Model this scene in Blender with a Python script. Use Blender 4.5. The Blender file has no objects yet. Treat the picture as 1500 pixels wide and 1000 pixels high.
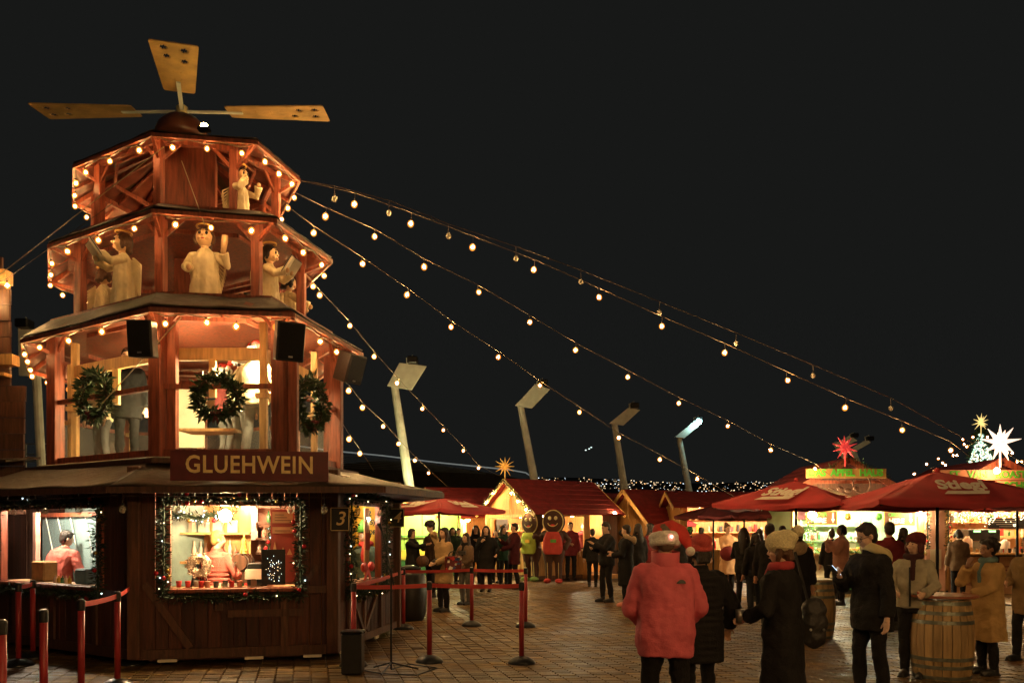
import bpy, bmesh, math, random
from mathutils import Vector, Matrix, Euler
random.seed(7)
S = bpy.context.scene
COL = S.collection
# ---------------------------------------------------------------- camera, sky, exposure
cam_d = bpy.data.cameras.new('camera'); cam = bpy.data.objects.new('camera', cam_d); COL.objects.link(cam)
cam.location = (0, 0, 1.65); cam.rotation_euler = (math.radians(90), 0, 0)
cam_d.sensor_width = 36; cam_d.lens = 30; cam_d.shift_y = 0.1833
cam_d.clip_start = 0.1; cam_d.clip_end = 12000
S.camera = cam
W_ = bpy.data.worlds.new('World'); S.world = W_; W_.use_nodes = True
_bg = W_.node_tree.nodes['Background']; _bg.inputs[0].default_value = (0.0070, 0.0074, 0.0070, 1); _bg.inputs[1].default_value = 1.0
S.view_settings.view_transform = 'Standard'; S.view_settings.look = 'None'
S.view_settings.exposure = 0.3; S.view_settings.gamma = 1.0; S.view_settings.use_curve_mapping = False
S.render.engine = 'CYCLES'
S.cycles.use_denoising = True
S.cycles.max_bounces = 5; S.cycles.diffuse_bounces = 3; S.cycles.glossy_bounces = 2; S.cycles.transparent_max_bounces = 12
S.cycles.sample_clamp_indirect = 4.0
S.cycles.use_light_tree = True
BULB_L = 620.0      # radiance of the filament cores of the festoon bulbs
LAMP_K = 8.0       # same for the round lamps in the stalls and bar windows
CH = 1.65; FPX = 1250.0; HY = 775.0
def W(px, py, d):
    return Vector(((px-750)/FPX*d, d, CH+(HY-py)/FPX*d))
def G(px, d): return Vector(((px-750)/FPX*d, d, 0))

# ---------------------------------------------------------------- materials
def _n(nt, t, **k):
    n = nt.nodes.new(t)
    for a, b in k.items(): setattr(n, a, b)
    return n
MATS = {}
def mat(name, col, rough=.6, var=.25, nscale=6., bump=.0, bscale=40., metal=0., stretch=None, emit=None, estr=0., rnd=.0, alpha=1., spec=.5, col2=None, transm=0., wear=0., stain=0.):
    """procedural surface: base colour broken up by two noises, per-object tone, fine relief"""
    if name in MATS: return MATS[name]
    m = bpy.data.materials.new(name); m.use_nodes = True; nt = m.node_tree
    b = nt.nodes['Principled BSDF']; L = nt.links
    b.inputs['Roughness'].default_value = rough; b.inputs['Metallic'].default_value = metal
    b.inputs['Specular IOR Level'].default_value = spec
    tc = _n(nt, 'ShaderNodeTexCoord'); mp = _n(nt, 'ShaderNodeMapping'); L.new(tc.outputs['Object'], mp.inputs[0])
    if stretch: mp.inputs['Scale'].default_value = stretch
    if rnd:
        oi = _n(nt, 'ShaderNodeObjectInfo'); ml = _n(nt, 'ShaderNodeMath', operation='MULTIPLY'); ml.inputs[1].default_value = 37.
        L.new(oi.outputs['Random'], ml.inputs[0]); L.new(ml.outputs[0], mp.inputs['Location'])
    nz = _n(nt, 'ShaderNodeTexNoise'); nz.inputs['Scale'].default_value = nscale; nz.inputs['Detail'].default_value = 5
    L.new(mp.outputs[0], nz.inputs['Vector'])
    rp = _n(nt, 'ShaderNodeValToRGB'); L.new(nz.outputs['Fac'], rp.inputs[0])
    if stain: pass
    c2 = col2 or [c*(1-var) for c in col]
    rp.color_ramp.elements[0].position = .32; rp.color_ramp.elements[1].position = .68
    rp.color_ramp.elements[0].color = (*c2, 1)
    rp.color_ramp.elements[1].color = (*[min(1, c*(1+var*.4)) for c in col], 1)
    out = rp.outputs[0]
    if rnd:
        hv = _n(nt, 'ShaderNodeHueSaturation'); mr = _n(nt, 'ShaderNodeMapRange')
        mr.inputs['To Min'].default_value = 1-rnd; mr.inputs['To Max'].default_value = 1+rnd
        L.new(oi.outputs['Random'], mr.inputs['Value']); L.new(mr.outputs[0], hv.inputs['Value']); L.new(out, hv.inputs['Color']); out = hv.outputs[0]
    if stain:   # dirt in patches a metre or so across, laid over neighbouring pieces alike
        ge = _n(nt, 'ShaderNodeNewGeometry'); n3 = _n(nt, 'ShaderNodeTexNoise'); n3.inputs['Scale'].default_value = .9; n3.inputs['Detail'].default_value = 7; n3.inputs['Roughness'].default_value = .65
        L.new(ge.outputs['Position'], n3.inputs['Vector']); m3 = _n(nt, 'ShaderNodeMapRange'); m3.inputs['From Min'].default_value = .35; m3.inputs['From Max'].default_value = .65
        m3.inputs['To Min'].default_value = 1-stain; m3.inputs['To Max'].default_value = 1.15; L.new(n3.outputs['Fac'], m3.inputs['Value'])
        r3 = _n(nt, 'ShaderNodeMapRange'); r3.inputs['From Min'].default_value = .4; r3.inputs['From Max'].default_value = .6; r3.inputs['To Min'].default_value = .36; r3.inputs['To Max'].default_value = .62; L.new(n3.outputs['Fac'], r3.inputs['Value']); L.new(r3.outputs[0], b.inputs['Roughness'])
        hs = _n(nt, 'ShaderNodeHueSaturation'); L.new(m3.outputs[0], hs.inputs['Value']); L.new(out, hs.inputs['Color']); out = hs.outputs[0]
    L.new(out, b.inputs['Base Color'])
    if bump:
        n2 = _n(nt, 'ShaderNodeTexNoise'); n2.inputs['Scale'].default_value = bscale; n2.inputs['Detail'].default_value = 6
        L.new(mp.outputs[0], n2.inputs['Vector'])
        bp = _n(nt, 'ShaderNodeBump'); bp.inputs['Strength'].default_value = bump; bp.inputs['Distance'].default_value = .02
        L.new(n2.outputs['Fac'], bp.inputs['Height']); L.new(bp.outputs[0], b.inputs['Normal'])
        r2 = _n(nt, 'ShaderNodeMapRange'); r2.inputs['To Min'].default_value = max(.05, rough-.12); r2.inputs['To Max'].default_value = min(1, rough+.15)
        if not stain: L.new(nz.outputs['Fac'], r2.inputs['Value']); L.new(r2.outputs[0], b.inputs['Roughness'])
    if emit:
        b.inputs['Emission Color'].default_value = (*emit, 1); b.inputs['Emission Strength'].default_value = estr
    if transm: b.inputs['Transmission Weight'].default_value = transm
    if alpha < 1: b.inputs['Alpha'].default_value = alpha
    m['name_'] = name
    MATS[name] = m; return m
def glow(name, col, s):
    if name in MATS: return MATS[name]
    m = bpy.data.materials.new(name); m.use_nodes = True; nt = m.node_tree; nt.nodes.clear()
    e = _n(nt, 'ShaderNodeEmission'); e.inputs[0].default_value = (*col, 1); e.inputs[1].default_value = s
    o = _n(nt, 'ShaderNodeOutputMaterial'); nt.links.new(e.outputs[0], o.inputs[0]); MATS[name] = m; return m
def glassy(name, col, opac, emit=0.):
    """thin pane or bulb envelope: mostly see-through, a little gloss and glow"""
    if name in MATS: return MATS[name]
    m = bpy.data.materials.new(name); m.use_nodes = True; nt = m.node_tree; nt.nodes.clear()
    t = _n(nt, 'ShaderNodeBsdfTransparent'); p = _n(nt, 'ShaderNodeBsdfPrincipled'); mx = _n(nt, 'ShaderNodeMixShader')
    p.inputs['Base Color'].default_value = (*col, 1); p.inputs['Roughness'].default_value = .12
    p.inputs['Emission Color'].default_value = (*col, 1); p.inputs['Emission Strength'].default_value = emit
    nz = _n(nt, 'ShaderNodeTexNoise'); nz.inputs['Scale'].default_value = 3.; mr = _n(nt, 'ShaderNodeMapRange')
    mr.inputs['To Min'].default_value = opac*.4; mr.inputs['To Max'].default_value = opac*1.6
    nt.links.new(nz.outputs['Fac'], mr.inputs['Value']); nt.links.new(mr.outputs[0], mx.inputs[0])
    nt.links.new(t.outputs[0], mx.inputs[1]); nt.links.new(p.outputs[0], mx.inputs[2])
    o = _n(nt, 'ShaderNodeOutputMaterial'); nt.links.new(mx.outputs[0], o.inputs[0]); MATS[name] = m; return m

WOODR = mat('red_stained_timber', (.30, .072, .034), .5, .55, 4, .35, 30, stretch=(6, 6, .7), rnd=.22)
WOODY = mat('pale_timber', (.62, .36, .13), .55, .35, 4, .25, 30, stretch=(6, 6, .7), rnd=.15)
WOODD = mat('dark_brown_plank', (.10, .034, .019), .6, .5, 4, .5, 30, stretch=(8, 8, .6), rnd=.35)
WOODF = mat('dark_brown_frame', (.13, .055, .03), .55, .5, 4, .4, 30, stretch=(6, 6, .7), rnd=.2)
CANV = mat('brown_canvas', (.20, .050, .026), .6, .65, 2.6, 1.0, 3, rnd=.3)
CANVTOP = mat('dark_canvas_top', (.050, .032, .017), .5, .5, 3, .7, 9, rnd=.1)
BLACK = mat('black_plastic', (.02, .02, .021), .42, .3, 10, .1, 90)
BLACKM = mat('black_metal', (.025, .025, .027), .35, .3, 20, .1, 60, metal=.6)
CREAM = mat('cream_paint', (.84, .70, .42), .5, .22, 5, .35, 7)
FACE = mat('doll_face_paint', (.80, .52, .28), .42, .12, 6)
HAIRD = mat('dark_hair', (.022, .014, .010), .5, .5, 30, .6, 120, stretch=(1, 1, .2))
HAIRB = mat('brown_hair', (.12, .055, .025), .5, .5, 30, .6, 120, stretch=(1, 1, .2))
SKIN = mat('skin', (.58, .32, .20), .5, .12, 9, .06, 60)
GREEN = mat('fir_green', (.035, .085, .028), .6, .5, 9, rnd=.1)
GREEND = mat('dark_fir', (.016, .036, .012), .6, .5, 9, rnd=.1)
GREENL = mat('holly_leaf', (.028, .058, .018), .35, .4, 9)
RED = mat('bright_red', (.62, .04, .035), .5, .25, 8, .15, 40)
REDU = mat('red_umbrella_cloth', (.50, .05, .058), .8, .22, 3, .35, 5)
REDR = mat('red_felt_roof', (.30, .030, .036), .85, .3, 5, .5, 60)
GOLD = mat('gold_letter', (.92, .68, .30), .45, .2, 10, .1, 50)
MAROON = mat('maroon_board', (.13, .018, .020), .5, .3, 6, .15, 30)
WHITE = mat('white_cloth', (.78, .75, .68), .7, .12, 8, .2, 30)
PAPER = mat('paper', (.75, .66, .48), .7, .1, 6)
STEEL = mat('steel', (.55, .54, .52), .3, .2, 10, .1, 50, metal=.9)
CONC = mat('pale_painted_steel', (.74, .78, .70), .55, .2, 3, .1, 30)
LETW = mat('white_print', (.80, .72, .62), .7, .1, 10)
YEL = mat('yellow_board', (.75, .42, .03), .6, .15, 6)
GRNW = mat('green_paint', (.10, .36, .05), .6, .3, 4, .1, 30)
GRND = mat('dark_green_paint', (.03, .13, .04), .55, .3, 4, .1, 30)
CLEAR = glassy('clear_plastic_pane', (.75, .78, .7), .10)
BRASS = mat('blade_brass', (.60, .38, .14), .42, .35, 3, .3, 14, metal=.15)
CORE = glow('bulb_filament', (1.0, .54, .19), BULB_L)
CORE2 = glow('string_bulb_filament', (1.0, .56, .20), BULB_L*3.4)
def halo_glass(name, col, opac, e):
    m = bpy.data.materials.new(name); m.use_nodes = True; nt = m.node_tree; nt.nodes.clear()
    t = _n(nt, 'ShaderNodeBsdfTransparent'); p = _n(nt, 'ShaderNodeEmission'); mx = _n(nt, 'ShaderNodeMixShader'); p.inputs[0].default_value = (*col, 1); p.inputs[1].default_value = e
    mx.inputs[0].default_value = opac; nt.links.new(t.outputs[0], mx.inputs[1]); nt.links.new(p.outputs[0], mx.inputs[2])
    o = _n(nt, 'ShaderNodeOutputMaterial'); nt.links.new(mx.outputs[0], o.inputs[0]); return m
ENV = halo_glass('bulb_halo_glass', (1.0, .30, .04), .42, 1.9)  # bulb glass made oversized and emissive, an amber halo put into its shape

# ---------------------------------------------------------------- mesh building
class MB:
    def __init__(s): s.v = []; s.f = []; s.m = []; s.mi = 0
    def add(s, vs, fs):
        o = len(s.v); s.v += [tuple(v) for v in vs]
        for f in fs: s.f.append([i+o for i in f]); s.m.append(s.mi)
        return s
    def box(s, c, size, R=None):
        x, y, z = [k/2 for k in size]; c = Vector(c)
        P = [Vector(p) for p in ((-x,-y,-z),(x,-y,-z),(x,y,-z),(-x,y,-z),(-x,-y,z),(x,-y,z),(x,y,z),(-x,y,z))]
        if R is not None: P = [R @ p for p in P]
        return s.add([c+p for p in P], [(0,3,2,1),(4,5,6,7),(0,1,5,4),(1,2,6,5),(2,3,7,6),(3,0,4,7)])
    def beam(s, a, b, w, h, up=(0,0,1)):
        a = Vector(a); b = Vector(b); d = (b-a); L = d.length
        if L < 1e-6: return s
        z = d.normalized(); x = z.cross(Vector(up))
        if x.length < 1e-3: x = z.cross(Vector((1,0,0)))
        x.normalize(); y = x.cross(z)
        R = Matrix((x, z, y)).transposed()
        return s.box((a+b)/2, (w, L, h), R)
    def tube(s, pts, rads, n=8, cap=True, sq=1.0):
        pts = [Vector(p) for p in pts]
        if not hasattr(rads, '__len__'): rads = [rads]*len(pts)
        o = len(s.v); prev = None
        for i, p in enumerate(pts):
            t = (pts[min(i+1, len(pts)-1)]-pts[max(i-1, 0)])
            t = t.normalized() if t.length > 1e-9 else Vector((0,0,1))
            if prev is None:
                x = t.cross(Vector((0,0,1)))
                if x.length < .05: x = t.cross(Vector((0,1,0)))
            else: x = prev - t*prev.dot(t)
            x.normalize(); prev = x; y = t.cross(x)
            for k in range(n):
                a = 2*math.pi*k/n; s.v.append(tuple(p + x*math.cos(a)*rads[i] + y*math.sin(a)*rads[i]*sq))
        for i in range(len(pts)-1):
            for k in range(n):
                a = o+i*n+k; b = o+i*n+(k+1) % n
                s.f.append([a, b, b+n, a+n]); s.m.append(s.mi)
        if cap:
            s.f.append([o+k for k in range(n)][::-1]); s.m.append(s.mi)
            e = o+(len(pts)-1)*n; s.f.append([e+k for k in range(n)]); s.m.append(s.mi)
        return s
    def ball(s, c, r, nu=12, nv=8, R=None):
        c = Vector(c); r = (r, r, r) if not hasattr(r, '__len__') else r
        vs = [Vector((0,0,r[2]))]
        for j in range(1, nv):
            th = math.pi*j/nv
            for i in range(nu):
                a = 2*math.pi*i/nu
                vs.append(Vector((r[0]*math.sin(th)*math.cos(a), r[1]*math.sin(th)*math.sin(a), r[2]*math.cos(th))))
        vs.append(Vector((0,0,-r[2])))
        if R is not None: vs = [R @ v for v in vs]
        fs = [(0, 1+i, 1+(i+1) % nu) for i in range(nu)]
        for j in range(nv-2):
            for i in range(nu):
                a = 1+j*nu+i; b = 1+j*nu+(i+1) % nu; fs.append((a, a+nu, b+nu, b))
        e = len(vs)-1; q = 1+(nv-2)*nu
        fs += [(e, q+(i+1) % nu, q+i) for i in range(nu)]
        return s.add([c+v for v in vs], fs)
    def lathe(s, prof, n=16, c=(0,0,0), R=None, sy=1.0):
        c = Vector(c); vs = []
        for r, z in prof:
            for k in range(n):
                a = 2*math.pi*k/n; v = Vector((r*math.cos(a), r*math.sin(a)*sy, z)); vs.append(c+(R @ v if R is not None else v))
        fs = []
        for i in range(len(prof)-1):
            for k in range(n):
                a = i*n+k; b = i*n+(k+1) % n; fs.append((a, b, b+n, a+n))
        fs.append(tuple(range(n))[::-1]); fs.append(tuple((len(prof)-1)*n+k for k in range(n)))
        return s.add(vs, fs)
    def loft(s, rings):
        n = len(rings[0]); vs = [v for r in rings for v in r]; fs = []
        for i in range(len(rings)-1):
            for k in range(n):
                a = i*n+k; b = i*n+(k+1) % n; fs.append((a, b, b+n, a+n))
        fs.append(tuple(range(n))[::-1]); fs.append(tuple((len(rings)-1)*n+k for k in range(n)))
        return s.add(vs, fs)
    def torus(s, c, R_, r, n=20, k=8, rot=None, arc=1.0):
        pts = []
        for i in range(n+1):
            a = 2*math.pi*i/n*arc; v = Vector((R_*math.cos(a), R_*math.sin(a), 0)); pts.append(Vector(c)+(rot @ v if rot is not None else v))
        return s.tube(pts, r, k, cap=arc < 1)
    def slab(s, poly, t):   # poly of 3d points, thickness vector
        poly = [Vector(p) for p in poly]; t = Vector(t); n = len(poly)
        vs = poly+[p+t for p in poly]
        fs = [tuple(range(n))[::-1], tuple(range(n, 2*n))]+[(i, (i+1) % n, n+(i+1) % n, n+i) for i in range(n)]
        return s.add(vs, fs)
    def leaf(s, c, L, w, R):
        P = [Vector((0,0,0)), Vector((w/2, L*.45, w*.12)), Vector((0, L, 0)), Vector((-w/2, L*.45, w*.12))]
        return s.add([Vector(c)+R @ p for p in P], [(0,1,2,3)])
    def mesh(s, name, mats, off=None, smooth=False):
        me = bpy.data.meshes.new(name)
        v = s.v if off is None else [(a-off[0], b-off[1], c-off[2]) for a, b, c in s.v]
        me.from_pydata(v, [], s.f)
        if not isinstance(mats, (list, tuple)): mats = [mats]
        for m in mats: me.materials.append(m)
        if len(mats) > 1: me.polygons.foreach_set('material_index', s.m)
        if smooth: me.polygons.foreach_set('use_smooth', [True]*len(me.polygons))
        bm = bmesh.new(); bm.from_mesh(me); bmesh.ops.recalc_face_normals(bm, faces=bm.faces); bm.to_mesh(me); bm.free()
        me.update(); return me
def wloc(o):
    v = Vector(o.location)
    while o.parent: o = o.parent; v += Vector(o.location)
    return v
def tag(o, label=None, cat=None, group=None, kind=None):
    if label: o['label'] = label
    if cat: o['category'] = cat
    if group: o['group'] = group
    if kind: o['kind'] = kind
    return o
def thing(name, loc, label, cat, group=None, rz=0.):
    o = bpy.data.objects.new(name, None); COL.objects.link(o); o.location = loc; o.rotation_euler = (0, 0, rz); o.empty_display_size = .2
    return tag(o, label, cat, group)
def part(name, mb, m, parent=None, world=True, smooth=False, bevel=0., kind=None, loc=None):
    """link one mesh; vertices given in world space are made local to the parent"""
    off = wloc(parent) if (parent and world) else None
    if parent is None and world and loc is not None: off = Vector(loc)
    me = mb.mesh(name, m, off, smooth) if isinstance(mb, MB) else mb
    o = bpy.data.objects.new(name, me); COL.objects.link(o)
    if parent: o.parent = parent
    elif loc is not None: o.location = loc
    if bevel:
        b = o.modifiers.new('bevel', 'BEVEL'); b.width = bevel; b.segments = 1; b.limit_method = 'ANGLE'
    if kind: o['kind'] = kind
    return o
def dup(root, loc, rz=None, label=None, scale=None):
    r = root.copy(); COL.objects.link(r); r.location = loc
    if rz is not None: r.rotation_euler = (0, 0, rz)
    if label: r['label'] = label
    if scale: r.scale = (scale,)*3
    for ch in list(root.children):
        c = ch.copy(); COL.objects.link(c); c.parent = r
        for g in list(ch.children):
            d = g.copy(); COL.objects.link(d); d.parent = c
    return r
def text(name, s, size, m, M, parent=None, ext=.004, off=0., shear=0., align='CENTER', space=1.):
    """flat lettering; M is the world matrix (x along the line, y up)"""
    cu = bpy.data.curves.new(name, 'FONT'); cu.body = s; cu.size = size; cu.extrude = ext; cu.offset = off; cu.shear = shear
    cu.align_x = align; cu.align_y = 'CENTER'; cu.space_character = space; cu.resolution_u = 3; cu.materials.append(m)
    tmp = bpy.data.objects.new(name, cu); me = bpy.data.meshes.new_from_object(tmp); bpy.data.objects.remove(tmp)
    if not me.materials: me.materials.append(m)
    if parent:
        P = Matrix.Identity(4); q = parent; ch = []
        while q: ch.append(q); q = q.parent
        for q in reversed(ch): P = P @ (Matrix.Translation(q.location) @ q.rotation_euler.to_matrix().to_4x4())
        M = P.inverted() @ M
    # every letter is an object of its own: islands that overlap sideways (dot and stem) belong together
    vs = [tuple(v.co) for v in me.vertices]; fs = [tuple(p.vertices) for p in me.polygons]; root_ = list(range(len(vs)))
    def find(a):
        while root_[a] != a: root_[a] = root_[root_[a]]; a = root_[a]
        return a
    for f in fs:
        for q in f[1:]: root_[find(f[0])] = find(q)
    isl = {}
    for f in fs: isl.setdefault(find(f[0]), []).append(f)
    grp = []
    for k, F_ in isl.items():
        xs = [vs[i][0]-vs[i][1]*shear for f in F_ for i in f]; grp.append([min(xs), max(xs), F_])
    grp.sort(key=lambda g: g[0]); out = []
    for g_ in grp:
        if out and min(out[-1][1], g_[1])-g_[0] > .5*min(g_[1]-g_[0], out[-1][1]-out[-1][0]): out[-1][1] = max(out[-1][1], g_[1]); out[-1][2] = out[-1][2]+g_[2]
        else: out.append(g_)
    for x0, x1, F_ in out:
        idx = sorted({i for f in F_ for i in f}); mp_ = {i: n for n, i in enumerate(idx)}; m2 = bpy.data.meshes.new('letter')
        m2.from_pydata([vs[i] for i in idx], [], [[mp_[i] for i in f] for f in F_]); m2.materials.append(m); o = bpy.data.objects.new('letter', m2); COL.objects.link(o); o.parent = parent; o.matrix_local = M
def frame_mat(o, x, y):
    x = Vector(x).normalized(); y = Vector(y); y = (y-x*y.dot(x)).normalized(); z = x.cross(y)
    M = Matrix((x, y, z)).transposed().to_4x4(); M.translation = Vector(o); return M
def rng(a, b): return random.uniform(a, b)
def rrot(): return Euler((rng(0, 6.3), rng(0, 6.3), rng(0, 6.3))).to_matrix()
class Fr:
    """a wall frame: u along the wall, i inward, z up"""
    def __init__(s, p0, p1, inward_to):
        s.o = Vector((p0[0], p0[1], 0)); d = Vector((p1[0], p1[1], 0))-s.o; s.L = d.length; s.u = d.normalized()
        n = Vector((-s.u.y, s.u.x, 0)); c = Vector((inward_to[0], inward_to[1], 0))-s.o
        s.n = n if n.dot(c) > 0 else -n
    def p(s, u, i, z): return s.o+s.u*u+s.n*i+Vector((0,0,z))
    def box(s, mb, u0, u1, i0, i1, z0, z1):
        c = s.p((u0+u1)/2, (i0+i1)/2, (z0+z1)/2); R = Matrix((s.u, s.n, Vector((0,0,1)))).transposed()
        return mb.box(c, (abs(u1-u0), abs(i1-i0), abs(z1-z0)), R)
    def R(s): return Matrix((s.u, s.n, Vector((0,0,1)))).transposed()
# ---------------------------------------------------------------- ground, paving, water, hills
gm = mat('plaza_subgrade', (.085, .044, .014), .8, .4, 3, .4, 30)
g = MB().add([(-60, -12, -.006), (60, -12, -.006), (60, 75, -.006), (-60, 75, -.006)], [(0,1,2,3)])
part('ground', g, gm, kind='structure')
# far paving seen too flat to tell its stones apart: brick pattern in the material
pm = bpy.data.materials.new('brick_paving'); pm.use_nodes = True; nt = pm.node_tree; b = nt.nodes['Principled BSDF']
tc = _n(nt, 'ShaderNodeTexCoord'); br = _n(nt, 'ShaderNodeTexBrick'); br.inputs['Scale'].default_value = 1.
br.inputs['Brick Width'].default_value = .24; br.inputs['Row Height'].default_value = .12; br.inputs['Mortar Size'].default_value = .006
br.inputs['Color1'].default_value = (.17, .10, .042, 1); br.inputs['Color2'].default_value = (.13, .075, .034, 1); br.inputs['Mortar'].default_value = (.04, .025, .012, 1)
nz = _n(nt, 'ShaderNodeTexNoise'); nz.inputs['Scale'].default_value = .8; mx = _n(nt, 'ShaderNodeMix', data_type='RGBA', blend_type='MULTIPLY'); mx.inputs[0].default_value = .7
nt.links.new(tc.outputs['Object'], br.inputs['Vector']); nt.links.new(tc.outputs['Object'], nz.inputs['Vector'])
nt.links.new(br.outputs['Color'], mx.inputs[6]); nt.links.new(nz.outputs['Fac'], mx.inputs[7]); nt.links.new(mx.outputs[2], b.inputs['Base Color'])
b.inputs['Roughness'].default_value = .5
pv = MB().add([(-60, -12, 0.0), (60, -12, 0.0), (60, 8.2, 0.0), (-60, 8.2, 0.0)], [(0,1,2,3)])
pv.add([(-60, 27.0, 0.0), (60, 27.0, 0.0), (60, 60, 0.0), (-60, 60, 0.0)], [(0,1,2,3)])
part('pavement', pv, pm, kind='structure')
bw, bh = .20, .10
BRM = []
for k, c in enumerate(((.19, .100, .020), (.145, .074, .015), (.27, .155, .036), (.105, .054, .013), (.165, .080, .016))):
    BRM.append(mat('paving_brick_tone_%d' % k, c, .5, .4, 7, .6, 45, stain=.62))
def brick_mesh(k):
    mb = MB(); x, y = bw/2-.004, bh/2-.004; e = .006
    vs = [(-x,-y,-.012),(x,-y,-.012),(x,y,-.012),(-x,y,-.012),(-x,-y,-.004),(x,-y,-.004),(x,y,-.004),(-x,y,-.004),(-x+e,-y+e,.004),(x-e,-y+e,.004),(x-e,y-e,.004),(-x+e,y-e,.004)]
    fs = [(8,9,10,11)]+[(i, (i+1) % 4, 4+(i+1) % 4, 4+i) for i in range(4)]+[(4+i, 4+(i+1) % 4, 8+(i+1) % 4, 8+i) for i in range(4)]
    return mb.add(vs, fs).mesh('brick', BRM[k])
BME = [brick_mesh(k) for k in range(5)]
pav = thing('paving', (0, 8.2, 0), None, None); pav['kind'] = 'structure'
V = []; F = []; MI = []; nb = 0; row = 0; y = 8.26
while y < 27.0:
    half = y*.62+.8; x = -half - (half % bw) + (bw/2 if row % 2 else 0)
    while x < half:
        rz = rng(-.04, .04); tx = rng(-.012, .012); ty = rng(-.03, .03); dz = rng(-.003, .003)+.0015
        k = random.choice((0, 0, 1, 1, 2, 3, 4))
        if y > 9.05 and nb < 300 and abs(x) < y*.6:
            o = bpy.data.objects.new('brick', BME[k]); COL.objects.link(o); o.parent = pav; o.location = (x, y-8.2, dz); o.rotation_euler = (ty, tx, rz); nb += 1
        else:
            o = len(V); c, s_ = math.cos(rz), math.sin(rz); X, Y = bw/2-.004, bh/2-.004
            for (lx, ly, lz) in ((-X,-Y,-.012),(X,-Y,-.012),(X,Y,-.012),(-X,Y,-.012),(-X,-Y,.004),(X,-Y,.004),(X,Y,.004),(-X,Y,.004)):
                if lz > 0: lx *= .96; ly *= .93
                V.append((x+lx*c-ly*s_, y+lx*s_+ly*c-8.2, lz+dz+(lx*-tx+ly*ty if lz > 0 else 0)))
            for f in ((4,5,6,7),(0,1,5,4),(1,2,6,5),(2,3,7,6),(3,0,4,7)): F.append([q+o for q in f]); MI.append(k)
        x += bw
    y += bh; row += 1
me = bpy.data.meshes.new('brick_field'); me.from_pydata(V, [], F)
for m in BRM: me.materials.append(m)
me.polygons.foreach_set('material_index', MI)
o = bpy.data.objects.new('brick_field', me); COL.objects.link(o); o.parent = pav; o['kind'] = 'stuff'
# harbour water and the hillside city across it
wm = mat('dark_water', (.008, .010, .012), .15, .3, .02, .3, .3)
w = MB().add([(-5000, 75, -3), (5000, 75, -3), (5000, 6000, -3), (-5000, 6000, -3)], [(0,1,2,3)])
w.add([(-60, 75, -3), (60, 75, -3), (60, 75, -.012), (-60, 75, -.012)], [(0,1,2,3)])
part('water', w, wm, kind='structure')
hm = mat('night_hillside', (.012, .014, .012), 1., .4, .002, 0)
hb = MB(); NX = 60
def hz(x, y):
    t = max(0, min(1, (y-2000)/3000)); return -3 + 285*t + 14*t*math.sin(x*.0021+1)+10*t*math.sin(x*.005)
rows = [2000, 2500, 3000, 3500, 4100, 5000]
for y_ in rows:
    for i in range(NX+1): x_ = -4200+8400*i/NX; hb.v.append((x_, y_, hz(x_, y_)))
for i in range(NX+1): hb.v.append((-4200+8400*i/NX, 5200, -3))
for j in range(len(rows)):
    for i in range(NX): a = j*(NX+1)+i; hb.f.append([a, a+1, a+NX+2, a+NX+1]); hb.m.append(0)
part('hills', hb, hm, kind='structure')
cl = MB(); random.seed(11)
def octa(mb, c, r):
    x, y, z = c
    mb.add([(x-r,y,z),(x+r,y,z),(x,y-r,z),(x,y+r,z),(x,y,z-r*.55),(x,y,z+r*.55)], [(0,2,5),(2,1,5),(1,3,5),(3,0,5),(2,0,4),(1,2,4),(3,1,4),(0,3,4)])
for i in range(2600):
    y_ = 2650+2300*random.random()**.8; x_ = rng(-.62, .62)*y_; z_ = hz(x_, y_)+4
    if math.sin(x_*.004+y_*.003)+math.sin(x_*.011-y_*.004) < -1.5: continue
    cl.mi = random.choice((0, 0, 0, 1, 2)); octa(cl, (x_, y_, z_), random.choice((1.2, 1.6, 2.0, 2.8))*y_/3500)
part('city_lights', cl, [glow('city_lamp_warm', (1, .72, .42), 2.4), glow('city_lamp_white', (.75, .9, 1), 2.6), glow('city_lamp_amber', (1, .5, .18), 2)], kind='stuff')
ski = MB()
for a_ in ((858, 659), (863, 657), (866, 655)): octa(ski, W(a_[0], a_[1], 5600), 7)
part('ski_run_lights', ski, glow('ski_lamp', (.8, 1, .95), 1.6), kind='stuff')
random.seed(5)
# waterfront hall behind the market: long dark building, pale roof edge, louvres
hall = thing('waterfront_hall', (-8, 58, 0), 'long dark waterfront hall with a pale curved roof edge behind the chalets', 'building')
dk = mat('dark_cladding', (.045, .04, .03), .8, .3, 2)
hbm = MB(); top = [W(440, 690, 60), W(560, 678, 60), W(660, 686, 60), W(735, 698, 60), W(775, 706, 60)]
for a_, b_ in zip(top, top[1:]): hbm.slab([(a_.x, 58, 0), (b_.x, 58, 0), (b_.x, 58, b_.z), (a_.x, 58, a_.z)], (0, 8, 0))
part('wall', hbm, dk, hall)
re_ = MB(); edge = [W(430, 652, 57), W(487, 660, 57), W(560, 667, 57), W(640, 677, 57), (W(700, 683, 57)), W(748, 688, 57), W(770, 692, 57), W(784, 701, 57)]
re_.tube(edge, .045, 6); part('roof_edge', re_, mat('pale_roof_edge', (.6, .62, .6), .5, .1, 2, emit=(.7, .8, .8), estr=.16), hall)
for k in range(7):
    lv = MB(); a_ = W(470+6*k, 664+k*3.3, 57.4); b_ = W(640+12*k, 680+k*2.2, 57.4); lv.beam(a_, b_, .1, .05); part('louvre', lv, mat('grey_louvre', (.10, .12, .12), .5, .3, 2), hall)
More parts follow.
